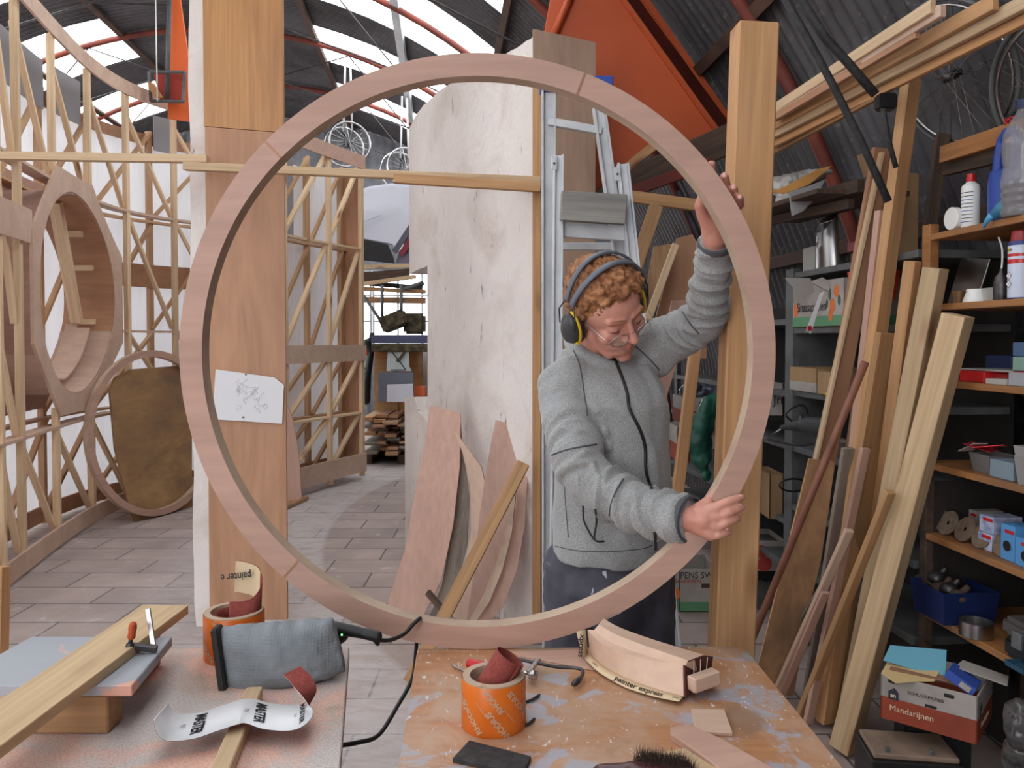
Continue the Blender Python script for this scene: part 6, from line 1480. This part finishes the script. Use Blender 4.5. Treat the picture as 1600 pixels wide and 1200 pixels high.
# --- hair: a mass of curls
hr = random.Random(3); bm = bmesh.new()
SC = h(-.014,.026,0)
add_ell(bm, h(-.018,.030,0), .098, .079, .088, HM, 24)
cnt = 0
while cnt < 560:
    d = V((hr.gauss(0,1), hr.gauss(0,1), hr.gauss(0,1))).normalized()      # (f, r, u)
    f, r, u = d
    if u < -.42 or (f > .10 and u < .10+.62*max(0, f)) and not (abs(r) > .86 and u > -.25 and f < .35): continue
    p = SC + HF*(f*.104) + HRr*(r*.083) + HU*(u*.094)
    k = 1+.05*noise.noise(p*40); q = SC + (p-SC)*k
    s_ = hr.uniform(.006, .0115)*(1.25 if f > .3 and u > .3 else .9)
    a = V((hr.gauss(0,1), hr.gauss(0,1), hr.gauss(0,1))).normalized()*s_*.8
    n_ = (q-SC).normalized(); a = a-n_*a.dot(n_)*.5
    add_cap(bm, q-a, s_*.7, q+a+n_*s_*.4, s_*.55, 7); cnt += 1
kh = NT('ginger_curly_hair', .6); kc = kh.ramp(kh.noise(kh.obj, 70, 4, .6), [(.32, lin((112,72,46))), (.52, lin((174,116,76))), (.72, lin((214,160,114)))]); kh.col(kc); kh.bump(kh.noise(kh.map((1,1,1), kh.obj), 420, 3, 2.), .9, .003)
grown('hair', bm, kh.m, man, .0032, 1, lambda co, nn: .0022*noise.noise(co*170))
# --- glasses
gl = M_iron; gc = [h(.101,-.016,s*.034) for s in (1,-1)]
gfr = thing('glasses', None, None, (0,0,0)); del_ = None
bpy.data.objects.remove(gfr)
lens_n = HF
rim = [[c + HRr*(.0225*math.cos(a)) + HU*(.0165*math.sin(a)) - HF*(.006*abs(math.cos(a))*(1 if math.cos(a)*(1 if i == 0 else -1) > 0 else 0)) for a in lsp(0, 2*PI, 28)[:-1]] for i, c in enumerate(gc)]
g0 = tube('glasses', rim[0], .0010, M_steel, man, 6, True); tube('rim', rim[1], .0010, M_steel, g0, 6, True)
tube('bridge', [h(.100,-.006,.0115), h(.106,-.001,0), h(.100,-.006,-.0115)], .0010, M_steel, g0, 6)
for s in (1, -1): tube('temple', [h(.094,-.006,s*.0565), h(.088,-.004,s*.068), h(.03,.006,s*.078), h(-.012,.004,s*.080)], .0010, M_steel, g0, 6)
for i, c in enumerate(gc):
    pyd('lens', rim[i], [tuple(range(28))], glassy('spectacle_lens', (200,204,206), .86, .05), g0)
# --- ear defenders
ed = bpy.data.objects.new('ear_defenders', None); C.objects.link(ed); put(ed, man, Matrix.Translation(HC))
M_cup = plain('dark_grey_cup', (62,62,66), .45); M_yel = plain('yellow_ring', (226,190,40), .4); M_band = plain('slate_headband', (98,104,116), .5)
for s in (1, -1):
    bm = bmesh.new(); c = h(-.008,-.022,s*.101); add_ell(bm, c, .031, .019, .043, HM, 24); add_ell(bm, h(-.010,-.028,s*.108), .024, .014, .034, HM, 20); grown('cup', bm, M_cup, ed, .003, 2)
    tube('yellow_rim', [h(-.008,-.022,s*.0935)+HF*(.0325*math.cos(a))+HU*(.0445*math.sin(a)) for a in lsp(-1.9, 1.75, 26)], .0036, M_yel, ed, 8)
    tube('yellow_rim', [h(.004,-.064,s*.094), h(.013,-.056,s*.100), h(.018,-.050,s*.098)], .004, M_yel, ed, 8)
    tube('cushion', [h(-.008,-.022,s*.0845)+HF*(.026*math.cos(a))+HU*(.038*math.sin(a)) for a in lsp(0, 2*PI, 24)[:-1]], .0085, M_black, ed, 8, True)
    tube('wire_arm', [h(-.030,-.010,s*.116), h(-.034,.03,s*.114), h(-.026,.052,s*.104), h(-.012,.060,s*.098)], .0018, M_iron, ed, 6)
    tube('wire_arm', [h(.020,-.010,s*.106), h(.018,.03,s*.104), h(.006,.056,s*.098)], .0018, M_iron, ed, 6)
for f0, f1 in ((-.014,-.040), (-.002,.008)):
    pts = []
    for a in lsp(-1.18, 1.18, 26):
        ff = f0+(f1-f0)*math.cos(a)**1.3; pts.append(h(ff, .004+.128*math.cos(a), .109*math.sin(a)))
    vv = []; 
    for i, p in enumerate(pts):
        t_ = (pts[min(i+1, 26)]-pts[max(i-1, 0)]).normalized(); n_ = (p-h(0,.0,0)).normalized(); w_ = t_.cross(n_).normalized()
        for a_, b_ in ((-.5,-.5),(.5,-.5),(.5,.5),(-.5,.5)): vv.append(p+w_*(.0135*a_)+n_*(.006*b_))
    fs = [(i*4+k, i*4+(k+1) % 4, i*4+4+(k+1) % 4, i*4+4+k) for i in range(26) for k in range(4)]+[(3,2,1,0), (104,105,106,107)]
    pyd('headband', vv, fs, M_band, ed, None, True)

# --- fleece jacket
bm = bmesh.new()
def sec(px, py, rx, ry, yaw=15, Y=2.0, dz=0): return (P(px, py, Y)+V((0,0,dz)), rx, ry, R_(yaw))
add_loft(bm, [sec(958,868,.146,.125), sec(958,850,.150,.13), sec(958,800,.150,.13), sec(956,740,.148,.128), sec(952,680,.148,.13), sec(950,630,.152,.132), sec(947,600,.148,.12,15,2.02), sec(943,575,.128,.10,15,2.04), sec(936,556,.09,.078,15,2.07), sec(930,540,.070,.066,15,2.09), sec(926,524,.066,.064,15,2.10)])
def fold_chain(pts, rs, amp, wl, seed, n=46, seg=18, turns=0):
    pts = crom(pts, 14); L = [0]
    for a, b in zip(pts, pts[1:]): L.append(L[-1]+(b-a).length)
    rr = crom([V((r,0,0)) for r in rs], 14)
    for i in range(len(pts)):
        s = L[i]; k_ = 1 if not callable(amp) else amp(s/L[-1])
        r = rr[i].x + (k_ if callable(amp) else amp)*(math.sin(2*PI*s/wl+seed)*.6+.4*math.sin(2*PI*s/wl*1.7+seed*2))
        j = V((noise.noise(V((s*30,seed,0))), noise.noise(V((s*30,seed,5))), noise.noise(V((s*30,seed,9)))))*.006
        if i: add_cap(bm, prev[0], prev[1], pts[i]+j, r, seg)
        prev = (pts[i]+j, r)
fold_chain([SHR+V((.012,0,-.0)), P(886,650,1.92), P(906,708,1.85), ELR+V((.004,0,.004)), P(968,780,1.77), P(1010,796,1.72), P(1040,804,1.685)], [.064,.064,.061,.062,.056,.052,.050], lambda t: .0015+.0045*t, .040, 1.3)
fold_chain([SHL, P(1046,532,2.04), P(1074,516,1.99), ELL+V((0,0,-.002)), P(1108,466,1.87), P(1112,436,1.82), P(1115,410,1.785)], [.062,.060,.056,.052,.046,.042,.040], lambda t: .003+.002*math.sin(PI*t), .046, .4)
add_chain(bm, [SHR, P(940,590,2.05), SHL], [.060,.064,.058]); add_cap(bm, P(930,590,2.01), .062, P(965,600,2.01), .06); add_cap(bm, P(898,572,2.03), .05, P(925,560,2.08), .055)
for pts, r in (([P(886,522,2.10), P(893,540,2.03), P(912,552,1.985), P(945,567,1.965), P(970,572,1.975), P(988,556,2.02), P(990,538,2.10)], .016),): add_chain(bm, crom(pts, 4), [r]*(len(pts)*4-3))
add_cyl(bm, P(1036,803,1.69), .052, P(1075,810,1.645), .052); add_cyl(bm, P(1114,415,1.79), .041, P(1117,382,1.747), .040)
ARMS = [[SHR, P(906,708,1.85), ELR, P(1010,796,1.72), P(1080,811,1.64)], [SHL, P(1060,524,2.02), ELL, P(1110,440,1.83), P(1117,378,1.74)]]
def arm_s(co):
    best = None
    for ai, A in enumerate(ARMS):
        s = 0
        for a, b in zip(A, A[1:]):
            d = b-a; t = max(0, min(1, (co-a).dot(d)/d.dot(d))); q = a+d*t; l = (co-q).length
            if best is None or l < best[0]: best = (l, s+t*d.length, ai, co-q)
            s += d.length
    return best
def ridge(v): return 1-min(1, abs(noise.noise(v))*3.2)
def jfold(co, nn):
    l, s, ai, dv = arm_s(co)
    if l < .078 and s > .06:
        k = min(1, (s-.06)/.1); q = V((dv.x*7+ai*5, dv.z*7+dv.y*5, s*31 + dv.z*9))
        return k*((.0135 if ai == 0 and s > .22 else .0095)*(ridge(q)-.45)+.003*noise.noise(q*2.3))*(1 if s < .52 else max(.2, 1-(s-.52)*9))
    # soft diagonal drapes over the trunk
    v = .0075*(ridge(V((co.x*9+co.z*5, co.y*6, co.z*3.2-co.x*4)))-.4)+.0045*noise.noise(V((co.x*13+co.z*7, co.y*9, co.z*5)))+.0028*noise.noise(V((co.x*30, co.y*22, co.z*16)))
    return v
jk = grown('fleece_jacket', bm, M_fleece, man, .0052, 3, jfold); jk['label'] = 'grey fleece jacket with dark zip and seams'
bv = bmesh.new(); bv.from_mesh(jk.data); bv.transform(WM[jk.name]); JT = BVHTree.FromBMesh(bv)
def on_jacket(px, py, off=.0015):
    d = ray(px, py).normalized(); hit = JT.ray_cast(CAM, d)
    return (hit[0]-d*off) if hit[0] else None
def seam(nm, pts, r, mat):
    q = [on_jacket(x, y, r*.3) for x, y in [(p.x, p.y) for p in crom([V((x, y, 0)) for x, y in pts], 6)]]; q = [p for p in q if p]
    if len(q) > 2: tube(nm, q, r, mat, jk, 6)
seam('front_zip', [(960,560),(972,590),(980,615),(984,640),(1000,672),(1008,700),(1009,735),(1018,764)], .0042, M_zip)
seam('front_zip', [(1023,832),(1024,846),(1024,860)], .0036, M_zip)
seam('sleeve_seam', [(859,712),(888,702),(932,694)], .0020, M_seam); seam('sleeve_seam', [(974,748),(962,768),(954,790),(952,806)], .0018, M_seam)
seam('shoulder_seam', [(896,547),(906,572),(912,610),(918,650)], .0016, M_seam); seam('shoulder_seam', [(1066,486),(1078,505),(1092,522)], .0020, M_seam)
seam('shoulder_seam', [(992,540),(1012,558),(1030,578)], .0018, M_seam)
seam('pocket_zip', [(911,790),(912,812),(920,830),(928,843)], .0022, M_zip); seam('pocket_zip', [(930,796),(932,815),(929,843),(944,846)], .0024, M_zip)
seam('side_seam', [(882,760),(884,790),(888,840)], .0013, M_seam); seam('hem_seam', [(868,853),(900,860),(950,862),(1000,858),(1020,852)], .0012, M_seam)
def cuff(nm, a, b, r):
    d = (b-a).normalized(); M = Matrix.Translation(a) @ d.to_track_quat('Z','Y').to_matrix().to_4x4()
    lathe(nm, [(r-.006,0),(r,.0),(r+.001,.006),(r,.012),(r-.006,.013)], M_seam, jk, M, 28)
cuff('cuff', P(1072,809.5,1.648), P(1079,811,1.640), .0495); cuff('cuff', P(1116.5,386,1.752), P(1117,379,1.744), .0385)
# --- trousers
bm = bmesh.new(); x0 = px_at(955,2.0)
add_loft(bm, [(V((x0+.004, 2.01, z)), rx, ry, R_(15)) for z, rx, ry in ((.80,.12,.11),(.88,.142,.122),(.95,.140,.118),(1.01,.132,.112))])
for s in (-1, 1):
    q = leg_pts(s); add_chain(bm, crom([q[0]+V((.004-.008*(s > 0),-.01,0)), q[1], q[2]], 8), [.088-.0024*i for i in range(17)])
grown('work_trousers', bm, M_trouser, man, .008, 3, lambda co, nn: .006*noise.noise(V((co.x*14, co.y*14, co.z*9)))+.003*noise.noise(co*40))
for s in (-1, 1):
    bm = bmesh.new(); q = leg_pts(s)[2]; add_ell(bm, V((q.x, q.y-.02, .06)), .05, .065, .06); add_ell(bm, V((q.x+s*.01, q.y-.13, .045)), .048, .09, .042); add_ell(bm, V((q.x, q.y, .11)), .05, .055, .05); grown('shoe', bm, M_black, man, .008, 2, lambda co, nn: -min(0, co.z-.002)*nn.z if False else 0)
